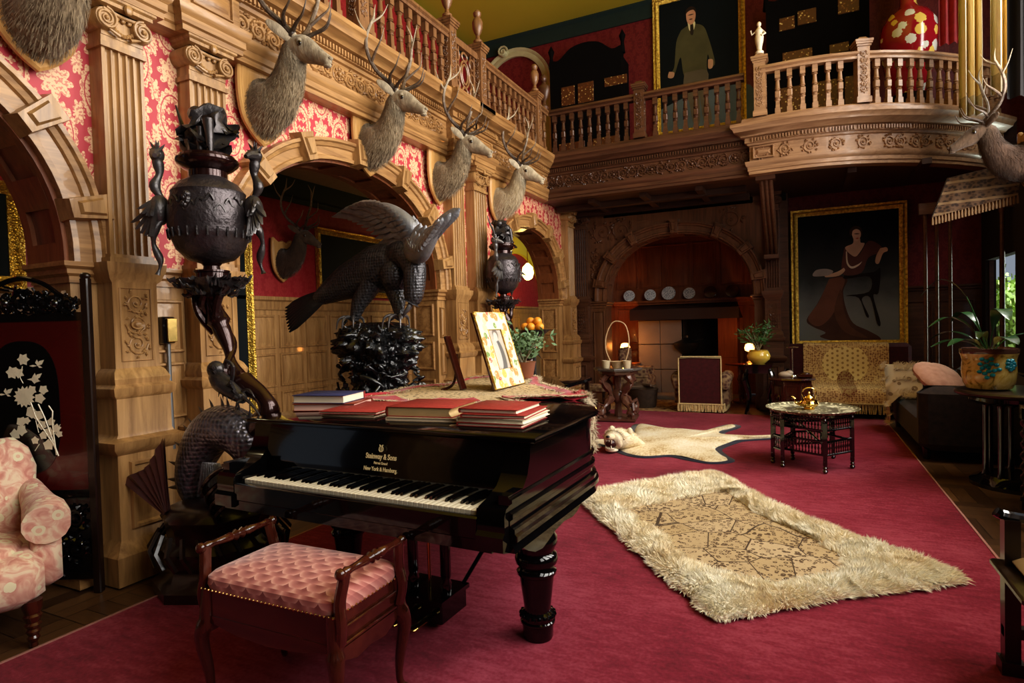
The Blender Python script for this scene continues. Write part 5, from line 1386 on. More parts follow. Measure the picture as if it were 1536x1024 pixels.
def fringe(m, a, b, z1, z0, n, rnd=random.Random(4), r=.009):
    A, B_ = V((*a, 0)), V((*b, 0))
    m.tube([A + V((0, 0, z1)), B_ + V((0, 0, z1))], .012, 6)
    for i in range(n):
        p = A.lerp(B_, (i + .5) / n) + V((0, rnd.uniform(-.01, .006), 0)); m.tube([p + V((0, 0, z1)), p + V((rnd.uniform(-.008, .008), 0, (z0 + z1) / 2)), p + V((rnd.uniform(-.014, .014), 0, z0))], [r * .6, r, r * 1.1], 5)
m = MB(); fringe(m, (-.33, -.012), (.33, -.012), .125, .012, 42); fringe(m, (.34, 0), (.36, .6), .125, .012, 20); m.build('fringe', GIMP, rc)

# ================================================================= carved table, basket
ct = thing('carved_table', 'dark carved table with a shaped top and dragon scroll legs by the fireplace alcove', 'table', (-2.40, 8.42, 0), R(8))
CARV = plain('carved_walnut', (.13, .055, .035), .3, bump=.4, bs=40, var=.4, coat=.3)
m = MB(); m.lathe([(0, .70), (.30, .70), (.345, .715), (.35, .735), (.345, .75), (0, .752)], n=8); m.build('tabletop', plain('grey_table_top', (.10, .085, .075), .25, coat=.3), ct)
m = MB(); m.lathe([(.22, .64), (.27, .66), (.28, .70)], n=8); m.build('frieze', CARV, ct)
for k in range(4):
    a = pi / 4 + k * pi / 2; c_, s_ = cos(a), sin(a)
    P = cr([(.20, 0, .66), (.27, 0, .56), (.16, 0, .44), (.13, 0, .32), (.25, 0, .20), (.30, 0, .10), (.27, 0, .05)], 4)
    m = MB(); m.tube([V((p.x * c_, p.x * s_, p.z)) for p in P], [.045 + .012 * sin(i * 1.1) for i in range(len(P))], 8)
    for i in range(0, len(P), 2): m.ball((P[i].x * c_ * 1.12, P[i].x * s_ * 1.12, P[i].z), .028, 6, 5)
    m.tube([V((x * c_, x * s_, z)) for x, z in ((.25, .22), (.34, .26), (.36, .18), (.32, .12))], .022, 6); m.rough(.02, 18, k); m.build('leg', CARV, ct)
m = MB(); m.box((0, 0, .03), (.54, .54, .035), (0, 0, 0)); m.tube([(0, 0, .05), (0, 0, .25), (0, 0, .66)], [.06, .045, .05], 8); m.ball((0, 0, .34), (.09, .09, .12)); m.rough(.012, 20); m.build('base', CARV, ct)
WICK = plain('pale_wicker', (.60, .42, .24), .7, bump=.8, bs=90, var=.3)
bk_ = thing('hooped_basket', 'small pale basket with a very tall hooped handle on the carved table', 'basket', (-2.36, 8.30, .752))
m = MB(); m.lathe([(.07, 0), (.07, .01), (.10, .09), (.105, .095), (.095, .09), (.065, .015), (0, .015)], n=20); m.build('body', WICK, bk_)
m = MB(); m.tube(cr([(-.10, 0, .08), (-.17, 0, .25), (-.165, 0, .45), (-.08, 0, .63), (.02, 0, .66), (.12, 0, .60), (.165, 0, .42), (.15, 0, .22), (.10, 0, .08)], 5), .009, 7); m.build('handle', WICK, bk_)
for i, (dx, lb) in enumerate(((-.15, 'small cream pot left of the hooped basket on the carved table'), (.15, 'small cream pot right of the hooped basket on the carved table'))):
    o = MB().lathe([(.045, 0), (.05, .01), (.058, .09), (.062, .11), (.055, .11), (.05, .08), (0, .08)], n=16).build('flower_pot', plain('cream_glaze', (.62, .52, .34), .4)); o.location = (-2.36 + dx, 8.22, .752); tag(o, lb, 'pot')
# lamps
WARM = (1, .50, .16)
def glow(name, col, e):
    t = T(name); return t.set(col, .5, emis=col, es=e)
LSH = glow('lit_lamp_shade', (1, .50, .14), 5)
def table_lamp(loc, sc, label):
    l = thing('table_lamp', label, 'lamp', loc)
    MB().lathe([(.05, 0), (.055, .01), (.02, .03), (.015, .06), (.04, .10), (.05, .13), (.03, .17), (.012, .19), (.012, .22)], n=16).build('base', plain('cream_glaze', (0, 0, 0)), l)
    MB().lathe([(.03, .20), (.075, .22), (.085, .27), (.065, .33), (.03, .345)], n=20).build('lamp_shade', LSH, l)
    l.scale = (sc,) * 3; return l
sd = thing('side_cabinet', 'low dark cabinet under the lit lamp, mostly hidden by the carved table', 'cabinet', (-3.05, 11.3, -.012))
MB().bb(-.22, .22, -.2, .2, 0, .60, bev=.01).build('carcass', GLOWW, sd); MB().bb(-.24, .24, -.22, .22, .60, .63).build('top', GLOWW, sd)
table_lamp((-3.05, 11.25, .62), 1.1, 'glowing table lamp seen through the hoop of the basket')
dt = thing('side_table', 'red brown side table glowing in lamplight to the right of the fireplace', 'table', (-.92, 10.75, -.012))
m = MB(); m.lathe([(0, .64), (.26, .64), (.28, .655), (.26, .67), (0, .67)], n=24); m.build('tabletop', MAHOG, dt)
m = MB(); m.lathe([(.20, 0), (.20, .04), (.06, .08), (.05, .3), (.08, .4), (.05, .5), (.06, .62), (.2, .64)], n=14); m.build('pedestal', MAHOG, dt)
table_lamp((-.80, 10.78, .66), .95, 'small glowing lamp half hidden behind the plant in the yellow pot')
# odd pieces near the alcove
us = thing('footstool', 'low stool with a patterned cloth top left of the carved table', 'footstool', (-3.0, 9.25, -.012))
m = MB(); m.bb(-.20, .20, -.18, .18, .30, .42, bev=.03); m.build('seat', TAPE, us)
for x in (-.17, .17):
    for y in (-.15, .15): MB().lathe([(.02, 0), (.028, .05), (.018, .12), (.025, .31)], (x, y, 0), 8).build('leg', DARKW, us)
cb = thing('armchair', 'patterned easy chair tucked in the left corner of the fireplace alcove', 'armchair', (-2.70, 10.75, -.012))
m = MB(); m.bb(-.28, .28, -.28, .28, .15, .45, bev=.04); m.build('seat', TAPE, cb); m = MB(); m.bb(-.28, -.16, -.28, .28, .40, .95, bev=.04); m.build('backrest', TAPE, cb)
for y in (-.24, .24): MB().bb(-.2, .25, y - .05, y + .05, .40, .60, bev=.03).build('armrest', TAPE, cb)
lb_ = thing('log_basket', 'dark log basket with light sticks beside the hearth', 'basket', (-2.35, 9.75, 0))
MB().lathe([(.18, 0), (.20, .02), (.23, .28), (.24, .30), (.22, .29), (0, .26)], n=20, sy=.8).build('body', plain('dark_wicker', (.06, .04, .028), .6, bump=.8, bs=70, var=.5), lb_)
m = MB()
rn = random.Random(2)
for k in range(6): a = rn.uniform(0, pi); m.tube([(-.22 * cos(a), -.16 * sin(a), .27 + .02 * k), (.22 * cos(a), .16 * sin(a), .30 + .015 * k)], .022, 7)
m.build('log', plain('bark', (.14, .09, .06), .9, bump=.8), lb_)

# yellow jardiniere on black stand
bs_ = thing('plant_stand', 'carved black plant stand under the yellow bowl', 'stand', (-.585, 9.55, 0))
m = MB(); m.bb(-.19, .19, -.19, .19, .70, .73); m.bb(-.17, .17, -.17, .17, .60, .70); m.build('top', EBONY, bs_)
for x in (-.15, .15):
    for y in (-.15, .15): MB().tube(cr([(x, y, .66), (x * 1.25, y * 1.25, .5), (x * .9, y * .9, .25), (x * 1.2, y * 1.2, .0)], 4), [.03 - .001 * i for i in range(13)], 8).build('leg', EBONY, bs_)
YPOT = T('yellow_glaze'); a = YPOT.noise(6, 2); v = YPOT.vor(4.2); YPOT = YPOT.set(YPOT.mix((v < .20), YPOT.mix(a, (.70, .42, .05), (.85, .62, .12)), (.75, .70, .60)), .12, coat=.8)
yp = thing('potted_plant', 'spiky green plant in a yellow glazed bowl on the carved black stand', 'plant', (-.585, 9.55, .73))
MB().lathe([(.08, 0), (.09, .01), (.155, .07), (.165, .12), (.14, .18), (.125, .195), (.14, .205), (.12, .20), (0, .17)], n=28).build('bowl', YPOT, yp)
leafy(yp, 'leaves', GREEN, (0, 0, .17), random.Random(9), 260, .24, .42, .09, .009, 14)

# octagonal box table
ot = thing('octagonal_table', 'dark octagonal box table with round medallion panels in front of the sofa', 'table', (-.14, 9.15, 0), R(22.5))
m = MB(); m.lathe([(.265, 0), (.265, .54)], n=8); 
for k in range(8):
    a = pi / 8 + k * pi / 4; n = V((cos(a), sin(a), 0)); u = V((-sin(a), cos(a), 0)); o = n * .2452 - u * .085
    panel(m, o + V((0, 0, .08)), u, (0, 0, 1), .17, .40, .5, .012)
    for r_ in (.055, .035): m.tube([n * .262 + u * (r_ * cos(q * pi / 8)) + V((0, 0, .30 + r_ * sin(q * pi / 8))) for q in range(16)], .007, 5, closed=True)
    m.ball(n * .258 + V((0, 0, .30)), .018, 8, 5)
m.build('carcass', MAHOGV, ot)
MB().lathe([(.0, .54), (.30, .54), (.32, .555), (.31, .575), (0, .577)], n=8).build('tabletop', MAHOG, ot)
o = MB().ball((0, 0, .035), (.09, .06, .045), 12, 8).ball((.05, 0, .06), (.05, .04, .035)).build('sea_shell', plain('shell', (.60, .48, .36), .5)); o.location = (-.22, 9.12, .578); tag(o, 'pale shell ornament on the octagonal table', 'ornament')
o = MB().bb(-.10, .10, -.05, .05, 0, .045, bev=.01).ball((0, 0, .05), (.07, .035, .02)).build('trinket_box', MAHOG); o.location = (.02, 9.10, .578); tag(o, 'small dark box beside the shell on the octagonal table', 'box')
o = thing('candle_stand', 'thin silvery candle stand with a small dish rising from the octagonal table', 'candlestick', (-.13, 9.32, .577))
m = MB().lathe([(.05, 0), (.045, .012), (.008, .03), (.008, .36), (.012, .38)], n=14); m.build('stem', plain('silver', (.6, .58, .55), .25, metal=1), o); MB().lathe([(.01, .38), (.075, .40), (.08, .41), (0, .40)], n=20).build('dish', plain('silver', (0, 0, 0)), o)

# sofa with kilim
def kilim():
    t = T('paisley_shawl'); u = t.uvw(); x, z = u[0], u[2] + u[1] * .0
    cx, cz = x - .0, u[2] - .70
    med = hyp(cx / .33, cz / .26) + (((cx.abs() * 26).sin()) * .06) < 1
    a = (x * 15).fr() - .5; b = (u[2] * 14 + (x * 15).fl().mod(2) * .5).fr() - .5; dot = hyp(a, b) < .24
    v = t.vor(34, rnd=.6); n = t.noise(30, 2)
    bg = t.ramp(v + n * .3, [(.30, (.22, .07, .03)), (.55, (.60, .36, .15)), (.8, (.80, .58, .26))])
    c = t.mix(med, bg, t.mix(dot, (.95, .76, .34), (.50, .30, .10)))
    foot = hyp(cx / .11, (u[2] - .44) / .16) < 1; c = t.mix(foot, c, t.ramp(v, [(.3, (.25, .07, .03)), (.6, (.50, .34, .14))]))
    return t.set(c, .9)
KIL = kilim()
sf = thing('sofa', 'dark red velvet sofa draped with a gold paisley shawl under the lady portrait', 'sofa', (.57, 9.75, -.012))
m = MB(); m.bb(-.83, .85, .50, .80, .10, 1.0, bev=.05); m.build('backrest', REDV, sf)
m = MB(); m.bb(-.80, .82, -.22, .55, .12, .38, bev=.04); m.build('seat', REDV, sf)
for s in (-1, 1): MB().bb(s * .70, s * .86, -.15, .60, .10, .62, bev=.05).build('armrest', REDV, sf)
m = MB(); rows = []
for (y, z) in ((.80, .95), (.72, 1.012), (.60, 1.015), (.50, 1.0), (.485, .95), (.48, .8), (.47, .6), (.44, .46), (.35, .42), (.1, .415), (-.15, .41), (-.24, .39), (-.26, .30), (-.26, .20)):
    rows.append([(x, y + .006 * sin(x * 19 + z * 7), z + .008 * sin(x * 9 + y * 11)) for x in seg(-.56, .56, 16)])
m.grid(rows, flip=True); m.build('shawl', KIL, sf, ang=80)
m = MB(); fringe(m, (-.56, -.268), (.56, -.268), .20, .06, 60, r=.007); m.build('fringe', GIMP, sf)

# second seat, seen end-on at right
ds = thing('sofa', 'large dark sofa seen end-on with fur throw and pink cushion on its seat', 'sofa', (1.48, 7.95, -.012))
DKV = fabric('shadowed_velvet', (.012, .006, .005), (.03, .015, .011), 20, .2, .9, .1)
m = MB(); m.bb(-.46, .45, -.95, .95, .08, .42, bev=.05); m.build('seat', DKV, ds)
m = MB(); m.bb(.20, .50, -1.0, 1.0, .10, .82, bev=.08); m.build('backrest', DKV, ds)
for x in (-.4, .4):
    for y in (-.95, .95): MB().lathe([(.03, 0), (.04, .12)], (x, y, 0), 8).build('leg', DARKW, ds)
for s in (-1, 1): MB().bb(-.48, .48, s * 1.0 - .11, s * 1.0 + .11, .10, .72, bev=.07).build('armrest', DKV, ds)
ft = thing('fur_throw', 'tan and cream fur throw hanging over the far arm of the dark sofa', 'throw', (1.05, 8.55, .42))
FT = spotted('tan_cream_fur', (.42, .27, .13), (.16, .08, .03), (.70, .58, .40), 9)
m = MB(); rows = []
for i in range(13):
    t_ = i / 12; row = []
    for j in range(9):
        s_ = j / 8; z = .0; y = -.25 + s_ * .55; x = -.10 + t_ * .35
        if t_ < .25: x = -.13; z = -(.25 - t_) * 1.3
        if s_ > .6: z = max(z, 0) + min(.34, (s_ - .6) * 1.1)
        row.append((x + .02 * mnoise.noise(V((i * .6, j * .6, 0))), y, z + .02 + .025 * mnoise.noise(V((i * .5, j * .5, 4)))))
    rows.append(row)
m.grid(rows); rn = random.Random(1)
def sp(q): r_ = q.choice(rows); return q.choice(r_), V((-.4, -.3, .6))
blades(m, sp, .05, .004, 2600, rn, up=.5, curl=.9); m.build('fur', FT, ft, ang=180)
cu = MB(); cu.ball((0, 0, 0), (.27, .10, .24), 20, 14, fn=lambda d: 1 + .18 * (abs(d.x * d.z) ** .7)); PINK = fabric('pink_cushion_cloth', (.55, .28, .20), (.72, .42, .32), 12, .2)
o = cu.build('cushion', PINK); o.location = (1.37, 8.05, .68); o.rotation_euler = (R(-52), R(8), R(35)); tag(o, 'plump dusty pink cushion on the dark sofa', 'cushion')

# drum table with jardiniere
dr = thing('drum_table', 'dark round table on a column base in shadow at right', 'table', (1.57, 6.12, -.012))
MB().lathe([(0, .735), (.40, .735), (.425, .75), (.43, .765), (.42, .78), (0, .782)], n=40).build('tabletop', plain('scuffed_dark_top', (.05, .035, .028), .3, bump=.1, coat=.3), dr)
m = MB(); m.lathe([(.33, 0), (.33, .03), (.28, .05), (.24, .09)], n=24); m.lathe([(.30, .67), (.34, .70), (.34, .735)], n=24); m.build('base', EBONY, dr)
for k in range(8): a = k * pi / 4; MB().lathe([(.03, .08), (.022, .12), (.02, .4), (.022, .63), (.03, .69)], (.22 * cos(a), .22 * sin(a), 0), 10).build('column', EBONY, dr)
jd = thing('jardiniere', 'yellow majolica jardiniere with a raised turquoise peony, holding a broad leaved plant', 'planter', (1.375, 6.13, .771))
JP = T('mustard_majolica'); n = JP.noise(9, 4, dist=2); u = JP.uvw(); rim_ = u[2] > .295; c = JP.ramp(n, [(.35, (.25, .17, .03)), (.45, (.72, .52, .12)), (.7, (.88, .72, .28))]); JP = JP.set(JP.mix(rim_, c, (.14, .07, .05)), .15, coat=.8)
MB().lathe([(.12, 0), (.15, .01), (.175, .06), (.185, .14), (.18, .24), (.19, .28), (.198, .30), (.198, .335), (.18, .34), (.175, .31), (0, .27)], n=40).build('bowl', JP, jd)
TURQ = plain('turquoise_glaze', (.02, .32, .42), .15, coat=.8, var=.4, bs=60); m = MB()
for a0, z0, R0 in ((-1.80, .19, .10), (-.95, .21, .05)):
    for k in range(16):
        a = a0 + R0 * 4.2 * sqrt(k / 16) * cos(k * 2.4); z = z0 + R0 * .85 * sqrt(k / 16) * sin(k * 2.4); m.ball((.184 * cos(a), .184 * sin(a), z), (.020, .020, .016), 8, 5)
m.build('peony', TURQ, jd)
m = MB(); rn = random.Random(21)
for k in range(10):
    a = 2.2 + k * .42 if k < 7 else k * 1.4; l = rn.uniform(.28, .5); h = rn.uniform(.1, .45)
    if k in (2, 3): l, h = .42, (.62, .30)[k - 2]
    P = cr([(0, 0, .28), (cos(a) * l * .35, sin(a) * l * .35, .30 + h * .75), (cos(a) * l * .75, sin(a) * l * .75, .30 + h), (cos(a) * l * 1.1, sin(a) * l * 1.1, .26 + h * .85)], 5)
    w = rn.uniform(.035, .06); n = len(P); s = V((-sin(a), cos(a), 0)); m.grid([[p - s * w * sin(pi * max(0, i - 3) / (n - 4)), p + V((0, 0, -.006)), p + s * w * sin(pi * max(0, i - 3) / (n - 4)) ] for i, p in enumerate(P)])
    m.tube(P[:6], .006, 5)
m.build('broad_leaves', plain('deep_leaf', (.02, .075, .022), .3, var=.5, coat=.3), jd)
lf = thing('window_shrub', 'sunlit leafy shrub outside the bay window behind the jardiniere', 'shrub', (2.85, 11.5, .0))
leafy(lf, 'leaves', GREENS, (0, 0, 0), random.Random(3), 2600, .65, 1.95, .10, .035, 34)

# right foreground chair edge and twisted leg
bn = thing('wooden_armchair', 'black carved wooden chair cut off by the right edge in the foreground', 'chair', (.69, 2.90, 0))
m = MB(); m.bb(0, .05, -.03, .03, 0, .60); m.bb(-.012, .062, -.04, .04, .0, .05); m.build('leg', DARKW, bn)
m = MB(); m.bb(.5, .55, -.03, .03, 0, .60); m.build('leg', DARKW, bn)
m = MB(); m.tube(cr([(-.02, 0, .625), (.02, 0, .61), (.2, 0, .60), (.55, 0, .61)], 4), .02, 8); m.build('armrest', EBONY, bn)
m = MB(); m.bb(-.03, .6, -.35, .05, .40, .425, bev=.006); m.build('seat_rail', DARKW, bn)
m = MB(); m.bb(.0, .55, -.02, .02, .14, .18); m.tube([(.01, 0, .40), (.30, -.02, .17)], .016, 6); m.build('stretcher', DARKW, bn)
m = MB(); m.bb(0.02, .55, -.36, -.02, .425, .47, bev=.02); m.build('cushion_pad', plain('tan_leather', (.30, .20, .09), .5), bn)
tl = thing('twist_leg_table', 'dark table with barley twist legs, cut off at the right edge', 'table', (1.42, 5.40, -.012))
def twist(x, y):
    m = MB(); rows = []
    for i in range(60):
        z = .06 + i * .6 / 59; rows.append([((.024 + .009 * cos(2 * (a - z * 40))) * cos(a) + x, (.024 + .009 * cos(2 * (a - z * 40))) * sin(a) + y, z) for a in [2 * pi * k / 14 for k in range(14)]])
    m.grid(rows, cv=True); m.box((x, y, .03), (.06, .06, .06)); m.box((x, y, .69), (.06, .06, .08)); m.build('twisted_leg', EBONY, tl)
for x in (0, .45):
    for y in (0, -.45): twist(x, y)
MB().bb(-.03, .5, -.5, .03, .73, .75).build('tabletop', EBONY, tl)

# ================================================================= lacquer screen and armchair at left
sc = thing('lacquer_screen', 'red and black lacquer screen panel inlaid with pale blossom, beside the first pilaster', 'folding screen', (-3.49, 1.95, -.012), R(25.8))
REDL = plain('oxblood_lacquer', (.075, .006, .005), .16, coat=.8, var=.4, bs=6)
m = MB()
for x in (-.76, -.045): m.bb(x, x + .045, -.02, .02, 0, 1.73, bev=.006); m.ball((x + .022, 0, 1.74), (.028, .022, .02))
m.build('posts', DARKW, sc)
PI = lambda px, py: V((-.37 + (px / 3.41 - 62) * .00348, -.0135, 1.412 - ((py / 3.41 + 420) - 503) * .00356))
m = MB(); m.bb(-.72, -.04, -.010, .012, .57, 1.50); m.build('red_panel', REDL, sc)
m = MB(); ov = [(.19 * (1 if cos(a) > 0 else -1) * abs(cos(a)) ** .8, .365 * (1 if sin(a) > 0 else -1) * abs(sin(a)) ** .62) for a in [2 * pi * k / 48 for k in range(48)]]
m.prism(ov, lambda x, z: (x - .375, -.010, z + 1.03), lambda x, z: (x - .375, -.0125, z + 1.03)); m.build('oval_ground', EBONY, sc)
m = MB(); m.bb(-.72, -.04, -.008, .01, .08, .57); m.bb(-.72, -.04, -.016, .016, .53, .575); m.bb(-.72, -.04, -.016, .016, .08, .12); rn = random.Random(4)
scrollwork(m, lambda u, v, d: (-.68 + u, -.010 - d, .17 + v), .62, .15, .012, rn); scrollwork(m, lambda u, v, d: (-.68 + u, -.010 - d, .34 + v), .62, .15, .012, rn); m.build('carved_lower_panel', EBONY, sc)
m = MB(); m.bb(-.72, -.04, -.014, .014, 1.50, 1.545)
top = [(-.72, 1.60), (-.60, 1.63), (-.50, 1.70), (-.375, 1.735), (-.25, 1.70), (-.15, 1.63), (-.045, 1.60)]
P = cr(top, 4); m.tube([(p.x, 0, p.y) for p in P], .014, 6)
scrollwork(m, lambda u, v, d: (-.70 + u, -d, 1.535 + v * (1 + .6 * sin(pi * u / .66))), .66, .085, .013, rn)
for k in range(40): x = rn.uniform(-.70, -.06); h = 1.60 + .12 * sin(pi * (x + .72) / .68); a = rn.uniform(0, pi); m.tube([(x - .03 * cos(a), 0, rn.uniform(1.55, h)), (x + .03 * cos(a), -.008, rn.uniform(1.55, h))], .007, 5)
m.build('pierced_crest', EBONY, sc)
INL = plain('pearl_inlay', (.80, .74, .55), .35, var=.15); m = MB()
def petal(c, a, l, w): d = V((cos(a), 0, sin(a))); s = V((-sin(a), 0, cos(a))); c = V(c); m.add([c, c + d * l * .5 + s * w + V((0, -.003, 0)), c + d * l, c + d * l * .5 - s * w + V((0, -.003, 0))], [(0, 1, 2, 3)])
def flower(px, py, r, n, w=.4): 
    c = PI(px, py); r *= .00105; a0 = rn.uniform(0, 6)
    for k in range(n): petal(c, a0 + 2 * pi * k / n, r, r * w)
flower(212, 395, 34, 6); flower(150, 462, 36, 6); flower(185, 465, 30, 5)
for r_, n in ((58, 14), (44, 11), (28, 8)): flower(208, 590, r_, n, .28)
for q in ((270, 500), (312, 556), (290, 600), (250, 555), (240, 675), (275, 690), (185, 720), (215, 715), (150, 785), (185, 765), (295, 740), (345, 725), (372, 760), (255, 820), (300, 795), (325, 845), (240, 660), (385, 790), (330, 780)): flower(*q, rn.uniform(20, 32), 5, .5)
for P in ([(375, 905), (350, 840), (300, 760), (265, 700), (240, 620)], [(365, 900), (355, 800), (350, 720), (355, 670), (335, 640)], [(370, 890), (310, 700), (280, 630)], [(275, 780), (262, 715)], [(205, 520), (190, 490), (205, 430)], [(360, 790), (380, 760), (392, 740)], [(250, 875), (275, 840)]):
    m.tube([PI(*p) for p in P], [.0035 if P[0][1] > 880 else .002] * len(P), 5)
for (bx_, by_, s) in ((110, 575, 1), (285, 430, 1), (270, 500, -1)):   # birds
    c = PI(bx_, by_); 
    for a, l, w in ((pi, .045, .006), (.7, .05, .012), (1.6, .035, .009), (-.4, .03, .006)): petal(c, a, l, w)
m.build('blossom_inlay', INL, sc)
m = MB()
for k in (0, 1): c = PI(108, 808 + k * 26); m.bb(c.x - .010, c.x + .010, -.015, -.0125, c.z - .009, c.z + .009)
m.build('seal_mark', plain('faded_red_seal', (.42, .12, .09), .5), sc)
def chintz():
    t = T('pink_floral_chintz'); v = t.vor(11, rnd=.8); n = t.noise(14, 4, dist=1.5); w = t.vor(26)
    c = t.ramp(n, [(.35, (.52, .22, .17)), (.50, (.64, .36, .27)), (.62, (.72, .56, .40))]); c = t.mix(((v + n * .35) < .46), c, (.70, .62, .42)); c = t.mix((v < .14) * (w > .3), c, (.66, .42, .30)); t.bump(t.noise(40, 2), .2, .003)
    return t.set(c, .9, sheen=.2)
CH_ = chintz()
ac = thing('armchair', 'pink and cream floral easy chair in front of the lacquer screen', 'armchair', (-3.54, 1.30, -.012), R(-22))
m = MB(); m.bb(-.33, .34, -.34, .34, .20, .42, bev=.05); m.ball((0.02, 0, .42), (.31, .28, .07), 20, 10); m.build('seat', CH_, ac, ang=80)
m = MB(); rows = []
for z, th_, w in ((.22, .10, .30), (.45, .10, .33), (.60, .10, .36), (.72, .09, .37), (.82, .07, .34), (.88, .03, .28)):
    rows.append([(-.30 - (z - .4) * .25 + th_ * cos(a), w * (1 if sin(a) > 0 else -1) * abs(sin(a)) ** .6, z) for a in [2 * pi * k / 24 for k in range(24)]])
m.grid(rows, cv=True); m.f.append(tuple(5 * 24 + i for i in range(24))); m.build('backrest', CH_, ac, ang=80)
for s in (-1, 1):
    m = MB(); m.tube(cr([(-.36, s * .33, .62), (-.15, s * .36, .55), (.08, s * .37, .54), (.20, s * .36, .53)], 4), [.05 + .045 * min(1, i / 7) for i in range(13)], 14); m.bb(-.32, .17, s * .30, s * .42, .22, .50, bev=.03)
    m.build('armrest', CH_, ac, ang=80)
for x in (-.3, .28):
    for y in (-.29, .29):
        MB().lathe([(.012, 0), (.018, .012), (.014, .028), (.02, .035), (.026, .05), (.020, .06), (.03, .08), (.022, .09), (.034, .11), (.026, .12), (.038, .15), (.03, .16), (.04, .19), (.04, .22)], (x, y, 0), 14).build('leg', MAHOGV, ac)
# brass wall instrument between the first two pilasters
wi = thing('wall_instrument', 'small black and brass box with a long thin tube on the oak panelling', 'instrument', (XW + .03, 2.475, 1.42))
MB().bb(-.03, .03, -.055, .03, -.08, .09, bev=.005).build('case', EBONY, wi); MB().bb(.028, .042, -.03, .038, -.07, .08, bev=.004).build('brass_plate', BRASS, wi)
MB().tube([(.0, .0, -.08), (.0, 0, -.42), (.01, .0, -.75)], .013, 8).build('tube', plain('pewter', (.25, .26, .27), .4, metal=.8), wi)
# sideboard with fruit behind the piano
sb = thing('console_table', 'black console table against the pier behind the piano', 'table', (-2.38, 5.5, 0))
MB().bb(-.42, .42, -.30, .42, .80, .84, bev=.006).build('tabletop', EBONY, sb)
for x in (-.38, .38):
    for y in (-.26, .38): MB().bb(x - .02, x + .02, y - .02, y + .02, 0, .80).build('leg', DARKW, sb)
cp = thing('fruit_stand', 'dark footed dish on a tall stem holding oranges', 'dish', (-2.42, 5.5, .84))
MB().lathe([(.09, 0), (.08, .015), (.02, .03), (.018, .22), (.03, .30), (.02, .38), (.03, .42)], n=16).build('stem', BRONZE, cp); MB().lathe([(.03, .42), (.10, .45), (.16, .50), (.165, .505), (.10, .475), (0, .46)], n=28).build('dish', BRONZE, cp)
ORG = plain('orange_peel', (.85, .33, .03), .45, bump=.3, bs=150)
for i, (x, y, z, lb) in enumerate(((-.08, -.03, .535, 'orange at the left of the dish, bottom layer'), (.0, -.07, .535, 'front orange in the middle of the dish'), (.08, -.03, .535, 'orange at the right of the dish, bottom layer'), (.04, .05, .535, 'rear orange in the fruit dish'), (-.04, .02, .59, 'upper left orange of the heap'), (.045, .0, .59, 'upper right orange of the heap'))):
    o = MB().ball((0, 0, 0), (.044, .044, .042), 14, 10).build('orange', ORG); o.location = (-2.42 + x, 5.5 + y, .84 + z); tag(o, lb, 'fruit', 'oranges heaped on the footed dish')
# ================================================================= paintings
def framed(name, label, x0, x1, z0, z1, y, n, fw=.09, cat='painting', axis='x', shapes=(), bg=(.01, .015, .015), bgm=None, frame_m=None):
    """hangs on a wall; axis 'x': faces -y, axis 'y': faces +x"""
    r = thing(name, label, cat, (x0, y, z0) if axis == 'x' else (y, x0, z0)); w, h = x1 - x0, z1 - z0
    P = (lambda a, b, d: (a, -d, b)) if axis == 'x' else (lambda a, b, d: (d, a, b))
    m = MB(); up = (0, -1, 0) if axis == 'x' else (1, 0, 0)
    m.sweep([P(0, 0, 0), P(w, 0, 0), P(w, h, 0), P(0, h, 0)], [(0, .005), (-.0, .06), (-fw * .3, .045), (-fw * .5, .07), (-fw * .8, .04), (-fw, .03), (-fw, .005)] if axis == 'x' else [(0, .005), (-.0, .06), (-fw * .3, .045), (-fw * .5, .07), (-fw * .8, .04), (-fw, .03), (-fw, .005)], closed=True, up=up)
    fr_ = m.build('frame', frame_m or GILT, r)
    m = MB(); m.add([P(0, 0, .02), P(w, 0, .02), P(w, h, .02), P(0, h, .02)], [(0, 1, 2, 3)]); cv = m.build('canvas', bgm or plain('dark_canvas', bg, .6, var=.4, bs=4, spec=.15), r)
    for i, (nm, col, pts) in enumerate(shapes):
        pl = [(p.x, p.y) for p in cr([V(q) for q in pts] + [V(pts[0])], 4)[:-1]]
        m = MB(); d = .022 + i * .0012; m.prism(pl, lambda a, b: P(a, b, .021), lambda a, b: P(a, b, d)); m.build(nm, plain('paint_%s_%d' % (nm, i), tuple(c * 1.9 for c in col), .6, var=.3, bs=14, spec=.15), cv, ang=10)
    return r
